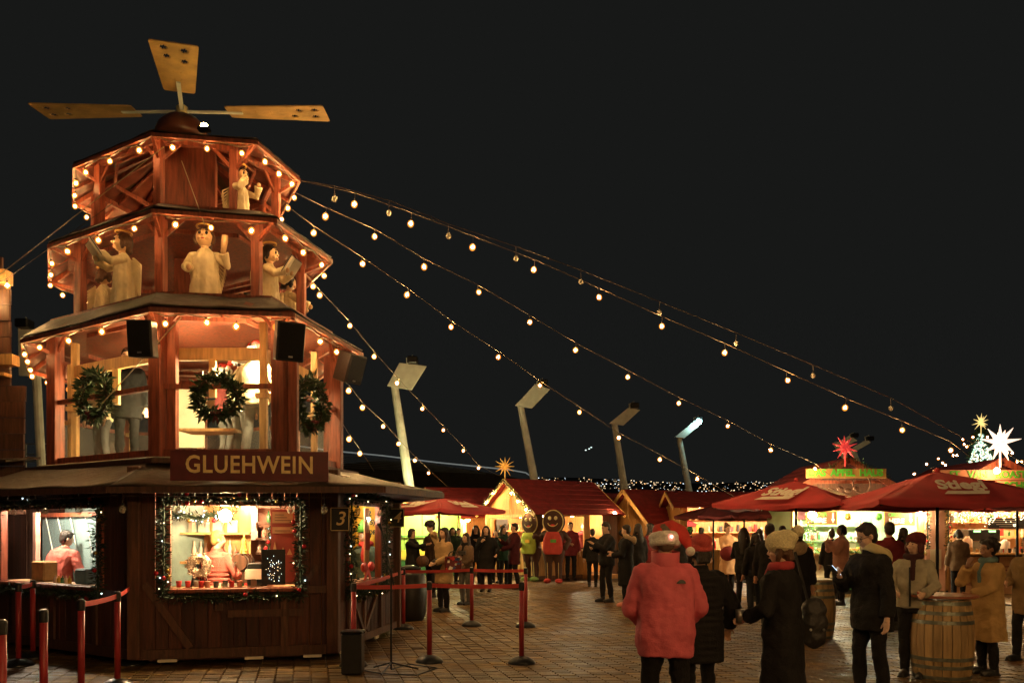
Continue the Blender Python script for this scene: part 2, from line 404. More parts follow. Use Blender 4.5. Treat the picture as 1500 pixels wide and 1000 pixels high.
# ---------------------------------------------------------------- the pyramid tower
C0 = Vector((-5.18, 13.5, 0))
def tier(px, s):
    q = {k: Vector(((x-750)/(HY-y)*s, FPX*s/(HY-y), 0)) for k, (x, y) in px.items()}
    q['D'] = 2*C0-q['H']; q['E'] = 2*C0-q['A']; q['F'] = 2*C0-q['B']
    return [q[k] for k in 'ABCDEFGH']
TOPP = tier(dict(A=(222,194), B=(376,206), C=(439,262), H=(108,241), G=(107,296)), 5.347)
MIDP = tier(dict(A=(224,306), B=(404,320), C=(486,380), H=(71,358), G=(72,412)), 4.086)
BOTP = tier(dict(A=(220,450), B=(430,458), C=(531,517), H=(31,497), G=(44,542)), 2.644)
BASP = [Vector(p+(0,)) for p in ((-4.53,9.57), (-1.44,9.57), (-.92,11.3), (-2.76,15.8), (-5.83,17.43), (-8.92,17.43), (-9.44,15.7), (-7.6,11.2))]
ZT, ZM, ZB, ZE = 1.65+5.347, 1.65+4.086, 1.65+2.644, 2.14
DM, DB, DD = 5.96, 4.64, 2.57      # decks of the third, second and first gallery
def ring(P, k, z, c=C0): return [c*(1)+(p-c)*k+Vector((0,0,z)) for p in P]
tw = thing('pyramid_tower', (-5.18, 13.5, 0), 'tall wooden tower of three stacked open galleries over a dark plank bar, rotor on top', 'tower')
def canvas(P, z0, k, z1, drop=.0):
    eo = ring(P, 1, z0); ei = ring(P, k, z1)
    for j in range(8):
        a, b, c, d = eo[j], eo[(j+1) % 8], ei[(j+1) % 8], ei[j]
        for nm, m, lift in (('canvas_lining', CANV, 0), ('roof_cover', CANVTOP, .035)):
            mb = MB(); NU, NV = 8, 5; vs = []
            ph = rng(0, 6)
            for v in range(NV+1):
                for u in range(NU+1):
                    s_, t = u/NU, v/NV
                    p = (a*(1-s_)+b*s_)*(1-t)+(d*(1-s_)+c*s_)*t
                    sag = -.05*math.sin(math.pi*s_)*math.sin(math.pi*t)*(1+.8*math.sin(9*s_+ph+3*t))
                    if 0 < u < NU and v == 0: sag -= .018*abs(math.sin(s_*14+ph))
                    vs.append(p+Vector((0,0,sag+lift)))
            fs = [(v*(NU+1)+u, v*(NU+1)+u+1, (v+1)*(NU+1)+u+1, (v+1)*(NU+1)+u) for v in range(NV) for u in range(NU)]
            mb.add(vs, fs); o = part(nm, mb, m, tw, smooth=True)
            so = o.modifiers.new('thick', 'SOLIDIFY'); so.thickness = .012; so.offset = 0
    for j in range(8):
        part('eave_beam', MB().beam(eo[j]+Vector((0,0,-.03)), eo[(j+1) % 8]+Vector((0,0,-.03)), .035, .06), WOODR, tw, bevel=.006)
        part('rafter', MB().beam(eo[j]*.97+ei[j]*.03+Vector((0,0,-.06)), ei[j]+Vector((0,0,-.05)), .04, .07), WOODR, tw)
        m0 = (eo[j]+eo[(j+1) % 8])/2; m1 = (ei[j]+ei[(j+1) % 8])/2
        part('rafter', MB().beam(m0+Vector((0,0,-.065)), m1+Vector((0,0,-.06)), .035, .05), WOODR, tw)
        q0 = ring(P, .62, z0+(z1-z0)*(.38/(1-k)) if k < .62 else z1)[j]; q1 = ring(P, .62, z0+(z1-z0)*(.38/(1-k)) if k < .62 else z1)[(j+1) % 8]
        part('purlin', MB().beam(q0+Vector((0,0,-.13)), q1+Vector((0,0,-.13)), .04, .06), WOODR, tw)
def deck(P, k, z):
    r = ring(P, k, z); mb = MB().slab([p-Vector((0,0,.09)) for p in r], (0,0,.085)); part('deck', mb, WOODR, tw)
canvas(TOPP, ZT, .08, 7.78); canvas(MIDP, ZM, .84, DM-.03); canvas(BOTP, ZB, .82, DB-.03); 
deck(MIDP, .86, DM); deck(BOTP, .84, DB)
# posts, braces and rails of the galleries
def gallery(P, ks, z0, z1, w, eave, ez, braces=True):
    pp = []
    for j in range(8):
        p = C0+(P[j]-C0)*ks[j]; pp.append(p); ang = math.atan2((P[j]-C0).y, (P[j]-C0).x)
        R = Matrix.Rotation(ang*.15, 3, 'Z'); zz = z1
        part('post', MB().box((p.x, p.y, (z0+zz)/2), (w, w, zz-z0), R), WOODR, tw, bevel=.008)
        e = C0+(eave[j]-C0)*.985
        if braces:
            part('brace', MB().beam((p.x, p.y, zz-.28), (e.x, e.y, ez-.03), .035, .05), WOODR, tw)
            for q in ((j+1) % 8, (j-1) % 8):
                t = C0+(P[q]-C0)*ks[q]; d = (t-p).normalized()
                part('brace', MB().beam((p.x, p.y, zz-.30), (p.x+d.x*.32, p.y+d.y*.32, zz+.02), .035, .05), WOODR, tw)
    for j in range(8):
        a, b = pp[j], pp[(j+1) % 8]
        part('header', MB().beam((a.x, a.y, z1+.01), (b.x, b.y, z1+.01), .06, .08), WOODR, tw, bevel=.006)
    return pp
KS = [.80]*8
PT = gallery(TOPP, [.80, .72, .80, .8, .8, .8, .8, .78], DM, ZT+.08, .115, TOPP, ZT)
PM = gallery(MIDP, [.78, .82, .80, .8, .8, .8, .78, .78], DB, ZM+.1, .125, MIDP, ZM)
PB = gallery(BOTP, [.82, .90, .86, .84, .82, .84, .84, .81], DD-.05, ZB+.12, .17, BOTP, ZB)
# doubled timbers and yellow inner frame of the first gallery
for j, (dx, m) in enumerate(((.17, WOODR), (.16, WOODR), (-.14, WOODR))):
    p = PB[j]; part('post', MB().box((p.x+dx, p.y+.05, (DD+ZB)/2), (.11, .11, ZB-DD-.05)), m, tw, bevel=.006)
IN = [C0+(p-C0)*.86 for p in PB]
for j in range(8):
    a, b = IN[j], IN[(j+1) % 8]
    part('inner_post', MB().box((a.x, a.y, (DD+ZB+.05)/2), (.09, .09, ZB-DD+.05)), WOODY, tw, bevel=.005)
    part('inner_beam', MB().beam((a.x, a.y, 3.93), (b.x, b.y, 3.93), .07, .16), WOODY, tw, bevel=.005)
    m_ = (a+b)/2; part('hanger', MB().box((m_.x, m_.y, 3.62), (.08, .08, .5)), WOODY, tw)
    part('ledge_block', MB().box((a.x, a.y-.06, 3.38), (.16, .12, .06)), WOODY, tw)
for j in (7, 0, 1, 2, 3, 4, 5, 6):     # rails and clear panes between the posts
    a, b = PB[j], PB[(j+1) % 8]
    f = Fr(a, b, C0)
    part('rail', f.box(MB(), .05, f.L-.05, -.02, .04, 3.42, 3.48), WOODR, tw)
    part('rail', f.box(MB(), .05, f.L-.05, -.02, .04, 2.56, 2.66), WOODR, tw)
    part('clear_pane', f.box(MB(), .08, f.L-.08, .045, .05, 2.66, 3.42), CLEAR, tw)
# deck floor of first gallery, table, crates and lamp inside
r_ = ring(BOTP, .98, DD-.06); part('deck', MB().slab([p-Vector((0,0,.06)) for p in r_], (0,0,.06)), WOODF, tw)
def core(cx, cy, z0, z1, w, rz=.3):
    part('core_box', MB().box((cx, cy, (z0+z1)/2), (w, w, z1-z0), Matrix.Rotation(rz, 3, 'Z')), WOODR, tw, bevel=.01)
core(-5.02, 13.2, DM, 7.5, .85); core(-5.1, 13.6, DB, 5.9, .5)
# rotor: dome, hub, four arms and blades with cut-out stars
rot = thing('rotor', (-5.22, 13.5, 7.8), 'four bladed brass rotor with star cut outs on top of the tower', 'rotor')
part('dome', MB().lathe([(.40, 0), (.41, .08), (.36, .22), (.25, .33), (.1, .40), (.02, .41)], 24), mat('brown_dome', (.10, .03, .02), .35, .3, 6, .1, 30), rot, world=False, smooth=True)
part('hub', MB().lathe([(.07, .36), (.09, .40), (.09, .52), (.05, .55)], 14), mat('cream_hub', (.7, .6, .3), .4), rot, world=False, smooth=True)
def blade_mesh():
    cu = bpy.data.curves.new('blade', 'CURVE'); cu.dimensions = '2D'; cu.fill_mode = 'BOTH'; cu.extrude = .008
    def poly(pts):
        sp = cu.splines.new('POLY'); sp.points.add(len(pts)-1)
        for p, q in zip(sp.points, pts): p.co = (q[0], q[1], 0, 1)
        sp.use_cyclic_u = True
    poly([(-.215, .66), (.215, .66), (.235, .70), (.335, 2.05), (.32, 2.08), (-.32, 2.08), (-.335, 2.05), (-.235, .70)])
    for (cx, cy, r) in ((-.13, 1.90, .085), (.15, 1.93, .085), (-.12, 1.60, .08), (.12, 1.70, .08)):
        poly([(cx+(r if k % 2 == 0 else r*.5)*math.cos(math.pi*k/8+.2), cy+(r if k % 2 == 0 else r*.5)*math.sin(math.pi*k/8+.2)) for k in range(16)])
    for yy in (.86, 1.06, 1.27):
        for xx in (-.05, 0, .05): poly([(xx+.012*math.cos(k*math.pi/3), yy+.008*math.sin(k*math.pi/3)) for k in range(6)])
    o = bpy.data.objects.new('tmp', cu); COL.objects.link(o)
    dg = bpy.context.evaluated_depsgraph_get(); me = bpy.data.meshes.new_from_object(o.evaluated_get(dg)); bpy.data.objects.remove(o)
    me.materials.clear(); me.materials.append(BRASS); me.name = 'blade'; return me
bme = blade_mesh()
for a_, dz, tl in ((198, 0, .02), (90, .0, -.10), (-88, 0, .10), (20, 0, 0)):
    o = bpy.data.objects.new('blade', bme); COL.objects.link(o); o.parent = rot; o.location = (0, 0, .46)
    o.rotation_euler = Euler((dz, 0, math.radians(a_)), 'XYZ')
    o.rotation_euler = (Matrix.Rotation(math.radians(a_), 3, 'Z') @ Matrix.Rotation(tl, 3, 'Y')).to_euler(); sc_ = {198: .96, 90: 1.09, -88: 1.09}.get(a_, 1.); o.scale = (sc_*(.88 if abs(a_) < 100 else 1.), sc_, sc_)
    d = Matrix.Rotation(math.radians(a_), 3, 'Z') @ Vector((0, 1, 0))
    ar = MB().beam(d*.05+Vector((0,0,.45)), d*.95+Vector((0,0,.445)), .06, .025); part('arm', ar, CONC, rot, world=False)
fl = thing('floodlight', (-4.40, 12.2, 7.38), 'small bright yellow floodlight on the topmost roof under the rotor', 'lamp')
part('housing', MB().box((0,0,-.02), (.16, .12, .04)), BLACKM, fl, world=False); part('lens', MB().ball((0,0,.03), (.05, .05, .04), 14, 10), glow('flood_lens', (1, .66, .2), 130.), fl, world=False, smooth=True)
# ------------------------------------------------ base bar
A1, B1, C1, H1, G1 = (-4.5,10.2), (-2.25,10.75), (-1.85,13.6), (-7.6,12.3), (-8.5,14.9)
D1, E1 = (-3.2, 15.9), (-6.2, 16.8)
ei = ring(BOTP, .9, DD-.02); eo = ring(BASP, 1, ZE)
for j in range(8):
    a, b, c, d = eo[j], eo[(j+1) % 8], ei[(j+1) % 8], ei[j]
    mb = MB(); NU, NV = 10, 6; vs = []; ph = rng(0, 6)
    for v in range(NV+1):
        for u in range(NU+1):
            s_, t = u/NU, v/NV; p = (a*(1-s_)+b*s_)*(1-t)+(d*(1-s_)+c*s_)*t
            vs.append(p+Vector((0, 0, -.045*math.sin(math.pi*s_)*math.sin(math.pi*t)+.012*math.sin(17*s_+ph)*(1-t)-.10*t*(1-t))))
    mb.add(vs, [(v*(NU+1)+u, v*(NU+1)+u+1, (v+1)*(NU+1)+u+1, (v+1)*(NU+1)+u) for v in range(NV) for u in range(NU)])
    o = part('roof_cover', mb, CANVTOP, tw, smooth=True); so = o.modifiers.new('t', 'SOLIDIFY'); so.thickness = .02
    part('eave_beam', MB().beam(a-Vector((0,0,.045)), b-Vector((0,0,.045)), .05, .07), WOODF, tw)
    part('soffit', MB().slab([a-Vector((0,0,.04)), b-Vector((0,0,.04)), Vector((C0.x+(b.x-C0.x)*.66, C0.y+(b.y-C0.y)*.66, ZE+.05)), Vector((C0.x+(a.x-C0.x)*.66, C0.y+(a.y-C0.y)*.66, ZE+.05))], (0,0,.02)), WOODD, tw)
def plank_wall(f, z0, z1, holes, w=.15, name='plank'):
    u = 0.07
    while u < f.L-.08:
        u1 = min(u+w, f.L-.07); cuts = []
        for (h0, h1, a, b) in holes:
            if u1 > h0+.01 and u < h1-.01:
                cuts.append((a, b))
        segs = [(z0, z1)] if not cuts else [(z0, cuts[0][0]), (cuts[0][1], z1)]
        for a, b in segs:
            if b-a > .03: part(name, f.box(MB(), u+.004, u1-.004, rng(0, .008), .035, a, b), WOODD, tw)
        u = u1
f1, f2, f3 = Fr(A1, B1, C0), Fr(H1, A1, C0), Fr(B1, C1, C0)
f4, f5, f6, f7 = Fr(G1, H1, C0), Fr(C1, D1, C0), Fr(D1, E1, C0), Fr(E1, G1, C0)
W1, W2, W3 = (.394, 1.846, .94, 1.94), (.54, 3.02, .94, 1.92), (.56, 1.95, .94, 1.98)
plank_wall(f1, .12, 2.35, [W1]); plank_wall(f2, .12, 2.35, [W2]); plank_wall(f3, .12, 2.35, [W3]); plank_wall(f4, .12, 2.35, [])
for f in (f5, f6, f7): part('wall_panel', f.box(MB(), 0, f.L, 0, .04, .1, 2.4), WOODD, tw)
for p in (A1, B1, C1, H1, G1):
    part('corner_post', MB().box((p[0], p[1], 1.25), (.15, .15, 2.3)), WOODF, tw, bevel=.01)
def trim(f, u0, z0, u1, z1, w=.09):
    a = f.p(u0, -.02, z0); b = f.p(u1, -.02, z1); part('trim_board', MB().beam(a, b, .03, w, up=f.n.cross((b-a).normalized())) if abs(u1-u0) < 0 else MB().beam(a, b, w, .03, up=f.n), WOODF, tw)
trim(f1, .0, .15, f1.L, .15, .12); trim(f1, .10, 1.0, .62, .22); trim(f1, 1.05, .62, 1.95, .62); trim(f1, 1.72, .2, 1.72, .9); trim(f1, .95, .66, .95, .92)
trim(f1, 2.12, 1.2, 1.98, 1.0, .06); trim(f1, 1.9, .9, 2.25, .9)
trim(f3, 0, .15, f3.L, .15, .1); trim(f3, .55, .2, .55, .94, .07); trim(f3, 1.2, .2, 1.2, .94, .07); trim(f3, 2.0, .2, 2.0, .94, .07); trim(f3, .6, .85, 1.15, .25, .06); trim(f3, 1.25, .25, 1.95, .85, .06)
trim(f2, 0, .15, f2.L, .15, .12); trim(f2, 0, .86, f2.L, .86, .08); trim(f2, .9, .2, .9, .82); trim(f2, 1.9, .2, 1.9, .82); trim(f2, 2.9, .2, 2.9, .82)
for f, w_ in ((f1, W1), (f2, W2), (f3, W3)):
    u0, u1, z0, z1 = w_
    for q in ((u0-.05, u0, z0-.05, z1+.05), (u1, u1+.05, z0-.05, z1+.05), (u0, u1, z1, z1+.06)):
        part('window_frame', f.box(MB(), q[0], q[1], -.03, .06, q[2], q[3]), WOODR, tw)
    part('sill', f.box(MB(), u0-.04, u1+.04, -.10, .08, z0-.055, z0-.005), WOODR, tw, bevel=.008)
for u_ in (.25, 1.25, 1.95):   # small skirting slots lit from inside at the foot
    part('foot_light', f1.box(MB(), u_, u_+.22, -.03, -.01, .055, .095), mat('foot_light_diffuser', (.6, .45, .2), .5, emit=(1, .6, .25), estr=.05), tw)
for u_ in (.2, .9, 1.7): part('foot_light', f3.box(MB(), u_, u_+.16, -.03, -.01, .055, .10), MATS['foot_light_diffuser'], tw)
# inner partitions of the bar
INW = mat('inner_wall_board', (.50, .24, .15), .6, .3, 3, .2, 30)
def room(f, u0, u1, dpt, mw, left=True):
    part('inner_wall', f.box(MB(), u0, u1, dpt, dpt+.04, .1, 2.3), mw, tw)
    if left: part('inner_wall', f.box(MB(), u0-.04, u0, .06, dpt, .1, 2.3), mw, tw)
    part('inner_wall', f.box(MB(), u1, u1+.04, .06, dpt, .1, 2.3), mw, tw)
    part('ceiling_board', f.box(MB(), u0, u1, .06, dpt, 2.16, 2.2), mw, tw); part('floor_board', f.box(MB(), u0, u1, .06, dpt, .06, .1), WOODF, tw)
room(f1, .14, 1.92, 1.9, INW)
room(f2, -.35, 3.25, 1.35, mat('inner_wall_teal', (.22, .30, .28), .5, .5, 3, .2, 12), False); room(f3, .5, 2.78, .62, YEL)
def counter(f, u0, u1, z=.92, dp=.62):
    c = thing('serving_counter', f.p((u0+u1)/2, .35, .1), None, None)
    part('front_board', f.box(MB(), u0, u1, .12, .15, .1, z-.03), WOODR, c); part('worktop', f.box(MB(), u0, u1, .08, dp, z-.03, z+.01), mat('counter_top', (.62, .38, .22), .35, .2, 4, .1, 30), c, bevel=.006)
    return c
tag(counter(f1, .18, 1.9), 'warmly lit wooden serving counter inside the front window of the tower', 'counter')
tag(counter(f2, .35, 3.2, .92, .42), 'wooden counter inside the left window behind the worker in red', 'counter')
tag(counter(f3, .52, 2.7, .92, .26), 'narrow counter inside the side window beside plate 3', 'counter')
# interior lamps: one round bulb hanging in each window bay
def lamp_bulb(name, p, r, col, L, label, cord=.25):
    t = thing(name, p, label, 'lamp'); part('globe', MB().ball((0,0,0), r, 14, 10), glow(name+'_glow_%d_%d' % (int(L*10+r*1000), int(col[1]*100)), col, L*LAMP_K), t, world=False, smooth=True)
    part('cord', MB().tube([(0,0,r*.9), (0,0,r+cord)], .006, 5), BLACK, t, world=False); return t
LB = []
LB.append(lamp_bulb('hanging_globe_lamp', W(330, 755, 10.58), .075, (1, .74, .36), 70., 'glaring round bulb hanging in the front window over the server', .2))
LB.append(lamp_bulb('hanging_globe_lamp', f1.p(1.3, 1.1, 2.04), .05, (1, .66, .36), 70., 'bulb under the ceiling behind the menu board of the front bar', .08))
LB.append(lamp_bulb('hanging_globe_lamp', f2.p(.9, .45, 2.06), .05, (1, .78, .55), 170., 'bulb under the ceiling of the left bar window', .08))
LB.append(lamp_bulb('hanging_globe_lamp', f3.p(1.6, .35, 2.06), .05, (1, .8, .5), 55., 'bulb under the ceiling of the side window by plate 3', .08))
LB.append(lamp_bulb('hanging_globe_lamp', W(388, 527, 11.35), .05, (1, .76, .36), 290., 'bright lamp half hidden by the right front post of the first gallery', .1))
LB.append(lamp_bulb('hanging_globe_lamp', (-4.95, 12.2, 3.30), .045, (1, .76, .36), 240., 'bulb hanging low behind the left part of the first gallery', .5))
part('back_panel', MB().beam(W(236, 612, 13.6), W(300, 612, 13.6), .03, .95), PAPER, tw); part('back_panel', MB().beam(W(112, 590, 14.6), W(196, 590, 14.6), .03, .35), WOODF, tw)
part('table', MB().beam(W(272, 632, 12.3), W(352, 632, 12.3), .5, .04), WOODY, tw)
# ------------------------------------------------ festoon bulbs
def bulb_mesh():
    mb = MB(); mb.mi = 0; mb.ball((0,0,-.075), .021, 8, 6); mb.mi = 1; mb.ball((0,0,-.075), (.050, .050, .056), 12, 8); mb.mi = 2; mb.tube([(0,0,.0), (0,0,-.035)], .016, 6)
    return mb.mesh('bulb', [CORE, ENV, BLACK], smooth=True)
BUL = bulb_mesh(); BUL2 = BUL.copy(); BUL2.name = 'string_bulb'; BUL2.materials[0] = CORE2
off_ = MB(); off_.mi = 0; off_.ball((0,0,-.075), (.042,.042,.05), 10, 8); off_.mi = 1; off_.tube([(0,0,0), (0,0,-.035)], .016, 6)
BULOFF = off_.mesh('unlit_bulb', [glassy('unlit_bulb_glass', (.8, .75, .6), .35), BLACK], smooth=True)
def string(pts, bulbs, label, group='strings of festoon bulbs', strong=True, cab=.006, drop=0., unlit=(), cname='cable'):
    t = thing('string_light', pts[0], label, 'string lights', group)
    part(cname, MB().tube(pts, cab, 4), mat('festoon_cable', (.10, .075, .05), .5), t)
    for b in bulbs:
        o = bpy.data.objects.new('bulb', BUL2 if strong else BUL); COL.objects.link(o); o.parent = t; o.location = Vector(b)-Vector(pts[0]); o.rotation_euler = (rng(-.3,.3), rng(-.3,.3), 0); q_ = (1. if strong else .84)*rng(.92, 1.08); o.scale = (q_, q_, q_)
        if drop: part('drop_cable', MB().tube([Vector(b)+Vector((0,0,drop)), Vector(b)], .004, 4), MATS['festoon_cable'], t)
    for b in unlit:
        o = bpy.data.objects.new('unlit_bulb', BULOFF); COL.objects.link(o); o.parent = t; o.location = Vector(b)-Vector(pts[0])
        part('drop_cable', MB().tube([Vector(b)+Vector((0,0,.12)), Vector(b)], .004, 4), MATS['festoon_cable'], t)
    return t
def eave_string(P, z, per, label, k=.985):
    r = ring(P, k, z-.03); pts = []; bl = []
    for j in range(8):
        a, b = r[j], r[(j+1) % 8]; n = per if (b-a).length > 1.1 else per-1
        for i in range(n):
            t = i/n; pts.append(a*(1-t)+b*t-Vector((0,0,.02 if i else 0))); tt = (i+.5+rng(-.12, .12))/n; bl.append(a*(1-tt)+b*tt-Vector((0,0,.07+rng(-.015,.02))))
            pts.append(a*(1-tt)+b*tt-Vector((0,0,.06)))
    pts.append(pts[0]); string(pts, bl, label, 'bulb strings along the tower eaves', False, .008)
eave_string(TOPP, ZT, 3, 'bulb string round the eave of the topmost small roof'); eave_string(MIDP, ZM, 3, 'bulb string round the eave of the middle roof'); eave_string(BOTP, ZB, 4, 'bulb string round the eave of the lowest and widest gallery roof')
def pstr(start, end, px, d0, d1, label, unlit=(), drop=0., sag=.0, upper=None):
    """px: bulb picks along a run whose distance grows from d0 to d1"""
    x0, x1 = start[0], end[0]
    dd = lambda x: d0+(d1-d0)*(x-x0)/(x1-x0)
    B = [W(x, y-6, dd(x)) for x, y in px]
    pts = [W(start[0], start[1], d0)]+[b+Vector((0,0,drop+.0)) for b in B]+[W(end[0], end[1], d1)]
    U = [W(x, y-6, dd(x)-.0) for x, y in unlit]
    return string(pts, B, label, unlit=(), drop=drop) if not unlit else (string(pts, B, label, drop=drop), string([pts[0]]+[u+Vector((0,0,.12)) for u in U]+[pts[-1]+Vector((0,0,.3))], [], 'slack upper cable with unlit bulbs above the highest lit string', unlit=U))
E1_ = (437, 264)
pstr(E1_, (1425, 672), [(520,298),(603,327),(693,361),(783,395),(876,436),(970,478),(1062,517),(1152,558),(1239,597),(1321,630),(1392,660)], 12.9, 16.5, 'highest lit bulb string running from the topmost roof to the far right', unlit=[(490,290),(570,311),(657,345),(756,378),(851,412),(966,458),(1078,503),(1191,550),(1305,598)], drop=.10)
pstr((428, 280), (1230, 706), [(478,316),(549,347),(621,390),(700,428),(776,472),(844,513),(921,553),(995,592),(1067,626),(1129,660),(1193,688)], 12.8, 21.3, 'second bulb string from the topmost roof down to the apple stall', drop=.06)
pstr((418, 300), (1080, 730), [(460,341),(530,386),(598,432),(661,479),(731,524),(790,566),(850,605),(906,642),(967,674),(1020,703)], 12.8, 22., 'third bulb string from the topmost roof crossing the middle lamp posts', drop=.04)
pstr((440, 392), (742, 702), [(467,432),(511,478),(548,523),(583,562),(619,600),(650,632),(679,662),(700,688)], 13., 27.5, 'bulb string from the middle roof to the star topped chalet', drop=.03)
pstr((455, 395), (660, 712), [(468,403),(494,565),(530,597),(562,626),(584,651),(608,676),(628,695)][2:], 13.5, 26.5, 'steep bulb string behind the first leaning lamp post', drop=.03) if False else None
pstr((487, 545), (655, 712), [(511,572),(530,597),(562,626),(584,651),(608,676),(628,695)], 13.6, 26.5, 'short bulb string from the lowest gallery roof to the far left chalets', drop=.03)
pstr((488, 600), (548, 690), [(497,620),(511,643),(527,665)], 13.8, 17., 'shortest bulb string beside the right post of the first gallery', drop=.02)
pstr((-60, 440), (165, 298), [(-30, 432), (10,417)], 13., 11.6, 'bulb string leaving the tower to the far left edge', drop=.03)
# strings added overhead and behind the viewpoint, unseen, to light the foreground
for (a, b, n, lab) in (((-3.6, 12.4, 7.0), (3.5, -5.5, 4.4), 20, 'unseen bulb string added overhead from the tower towards the viewer'), ((-1.5, -6.5, 4.6), (9, -6.0, 4.6), 16, 'second unseen bulb string added behind the viewer for foreground light'), ((-3.2, 12.6, 7.0), (9.5, 1.5, 4.6), 15, 'unseen bulb string added overhead right of the viewer'), ((1.0, -1.5, 4.3), (9.5, -1.0, 4.3), 14, 'third unseen bulb string added close behind the viewer for foreground light'), ((1.5, -3.5, 4.4), (11, -2.5, 4.4), 14, 'unseen bulb string added across the plaza behind the viewer')):
    a, b = Vector(a), Vector(b); pts = [a*(1-t/20)+b*(t/20)-Vector((0,0,1.1*4*(t/20)*(1-t/20)*.5)) for t in range(21)]
    bl = []
    for i in range(n):
        t = (i+.7)/n; p = a*(1-t)+b*t-Vector((0,0,1.1*4*t*(1-t)*.5)); y_ = p.y
        if y_ > .5 and (p.z-CH)/y_ < .64 and abs(p.x)/y_ < .62: continue
        bl.append(p)
    vis = [p for p in pts if not (p.y > .3 and (p.z-CH)/p.y < .66 and abs(p.x)/max(p.y, .1) < .64)]
    if len(vis) > 2: string(vis, bl, lab)
# cable swags on the tower itself
for a_, b_ in (((266, 236, 11.4), (300, 330, 11.)), ((0, 402, 12.), (240, 215, 11.35)), ((150, 590, 11.), (265, 465, 10.))):
    part('guy_wire', MB().tube([W(*a_), W(*b_)], .007, 5), mat('pale_wire', (.5, .42, .25), .5), tw)
# ------------------------------------------------ sign, plates
sg = thing('gluehwein_sign', W(365, 681, 9.62), 'maroon board sign with gold capitals reading GLUEHWEIN over the bar', 'sign')
fs = Fr(W(249, 681, 9.5).to_tuple()[:2], W(481, 681, 9.75).to_tuple()[:2], C0)
part('board', fs.box(MB(), 0, fs.L, 0, .04, 2.195, 2.535), MAROON, sg, bevel=.004)
text('lettering', 'GLUEHWEIN', .232, GOLD, frame_mat(fs.p(fs.L*.5, -.006, 2.37), fs.u, (0,0,1)) @ Matrix.Diagonal((1, 1.18, 1, 1)), sg, ext=.003, off=.004, space=1.08)
for u_ in (.3, fs.L-.3): part('bracket', fs.box(MB(), u_, u_+.04, .04, .5, 2.3, 2.34), BLACKM, sg)
def plate(nm, ch, p, xd, label):
    t = thing('number_plate', p, label, 'sign'); xd = Vector(xd).normalized(); n = Vector((xd.y, -xd.x, 0))
    R = Matrix((xd, -n, Vector((0,0,1)))).transposed()
    part('board', MB().box(p, (.24, .02, .30), R), mat('black_board', (.012, .011, .010), .5), t); q = Vector(p)+n*.013
    text('numeral', ch, .24, GOLD, frame_mat(q, xd, (0,0,1)), t, ext=.002, off=.002, shear=.25)
    for dx_, dz_, w_, h_ in ((0, .14, .22, .008), (0, -.14, .22, .008), (-.11, 0, .008, .27), (.11, 0, .008, .27)):
        part('border', MB().box(q+xd*dx_+Vector((0,0,dz_)), (w_, .004, h_), R), GOLD, t)
plate('a', '3', W(498, 760, 10.62), (1, .1, 0), 'black plate with a gold 3 at the corner post of the bar')
plate('b', '4', W(581, 758, 13.3), (1, .1, 0), 'black plate with a gold 4 sticking out right of the side window')
# ------------------------------------------------ garlands and wreaths
LGT = [glow('fairy_light_warm', (1, .75, .4), 4.), glow('fairy_light_cool', (.75, .95, 1), 4.), mat('garland_bauble_red', (.5, .02, .03), .2, .1, 5), mat('garland_bauble_gold', (.6, .4, .1), .25, metal=.7)]
def foliage_path(name, path, r, dens, parent, m=GREEN, L=.075, w=.016):
    mb = MB(); path = [Vector(p) for p in path]
    for a, b in zip(path, path[1:]):
        n = int((b-a).length*dens)
        for i in range(n):
            t = random.random(); d = (b-a).normalized(); R = rrot(); v = R @ Vector((0, 1, 0))
            rr = r*random.random()**.6*(.75+.5*math.sin((a.x+a.z)*7+t*23))
            c = a*(1-t)+b*t+v*rr*.8; mb.leaf(c, L*rng(.7, 1.3), w*rng(.8, 1.3), R)
    return part(name, mb, m, parent, kind='stuff')
def garland(pts, r, dens, label, nl=14, nb_=8, lit=(0, 1)):
    t = thing('garland', pts[0], label, 'garland'); foliage_path('needles', pts, r, dens, t, GREEND)
    part('stem', MB().tube(pts, .015, 5), GREEND, t)
    for kk in range(nl+nb_):
        i = random.randrange(len(pts)-1); q = random.random(); p = Vector(pts[i])*(1-q)+Vector(pts[i+1])*q+Vector((rng(-1,1), rng(-1, -.2), rng(-1,1)))*r
        if kk < nl: part('fairy_light', MB().ball(p, .009, 6, 4), LGT[random.choice(lit)], t)
        else: part('bauble', MB().ball(p, .028, 8, 6), LGT[random.choice((2, 2, 3))], t, smooth=True)
    return t
def rectpath(f, w_, m=.07, i=-.09, n=8):
    u0, u1, z0, z1 = w_[0]-m, w_[1]+m, w_[2]-m-.03, w_[3]+m; P = []
    for (a, b) in (((u0, z0), (u0, z1)), ((u0, z1), (u1, z1)), ((u1, z1), (u1, z0)), ((u1, z0), (u0, z0))):
        for k in range(n): t = k/n; P.append(f.p(a[0]*(1-t)+b[0]*t, i, a[1]*(1-t)+b[1]*t+rng(-.015, .015)))
    P.append(P[0]); return P
garland(rectpath(f1, W1), .075, 420, 'dark fir garland framing the front serving window, red baubles in it', 9, 16, (0, 0, 1))
garland(rectpath(f2, W2), .075, 380, 'dark fir garland framing the left serving window', 12, 8)
garland(rectpath(f3, W3, .12), .085, 420, 'fir garland with fairy lights framing the side window beside plate 3', 22, 8)
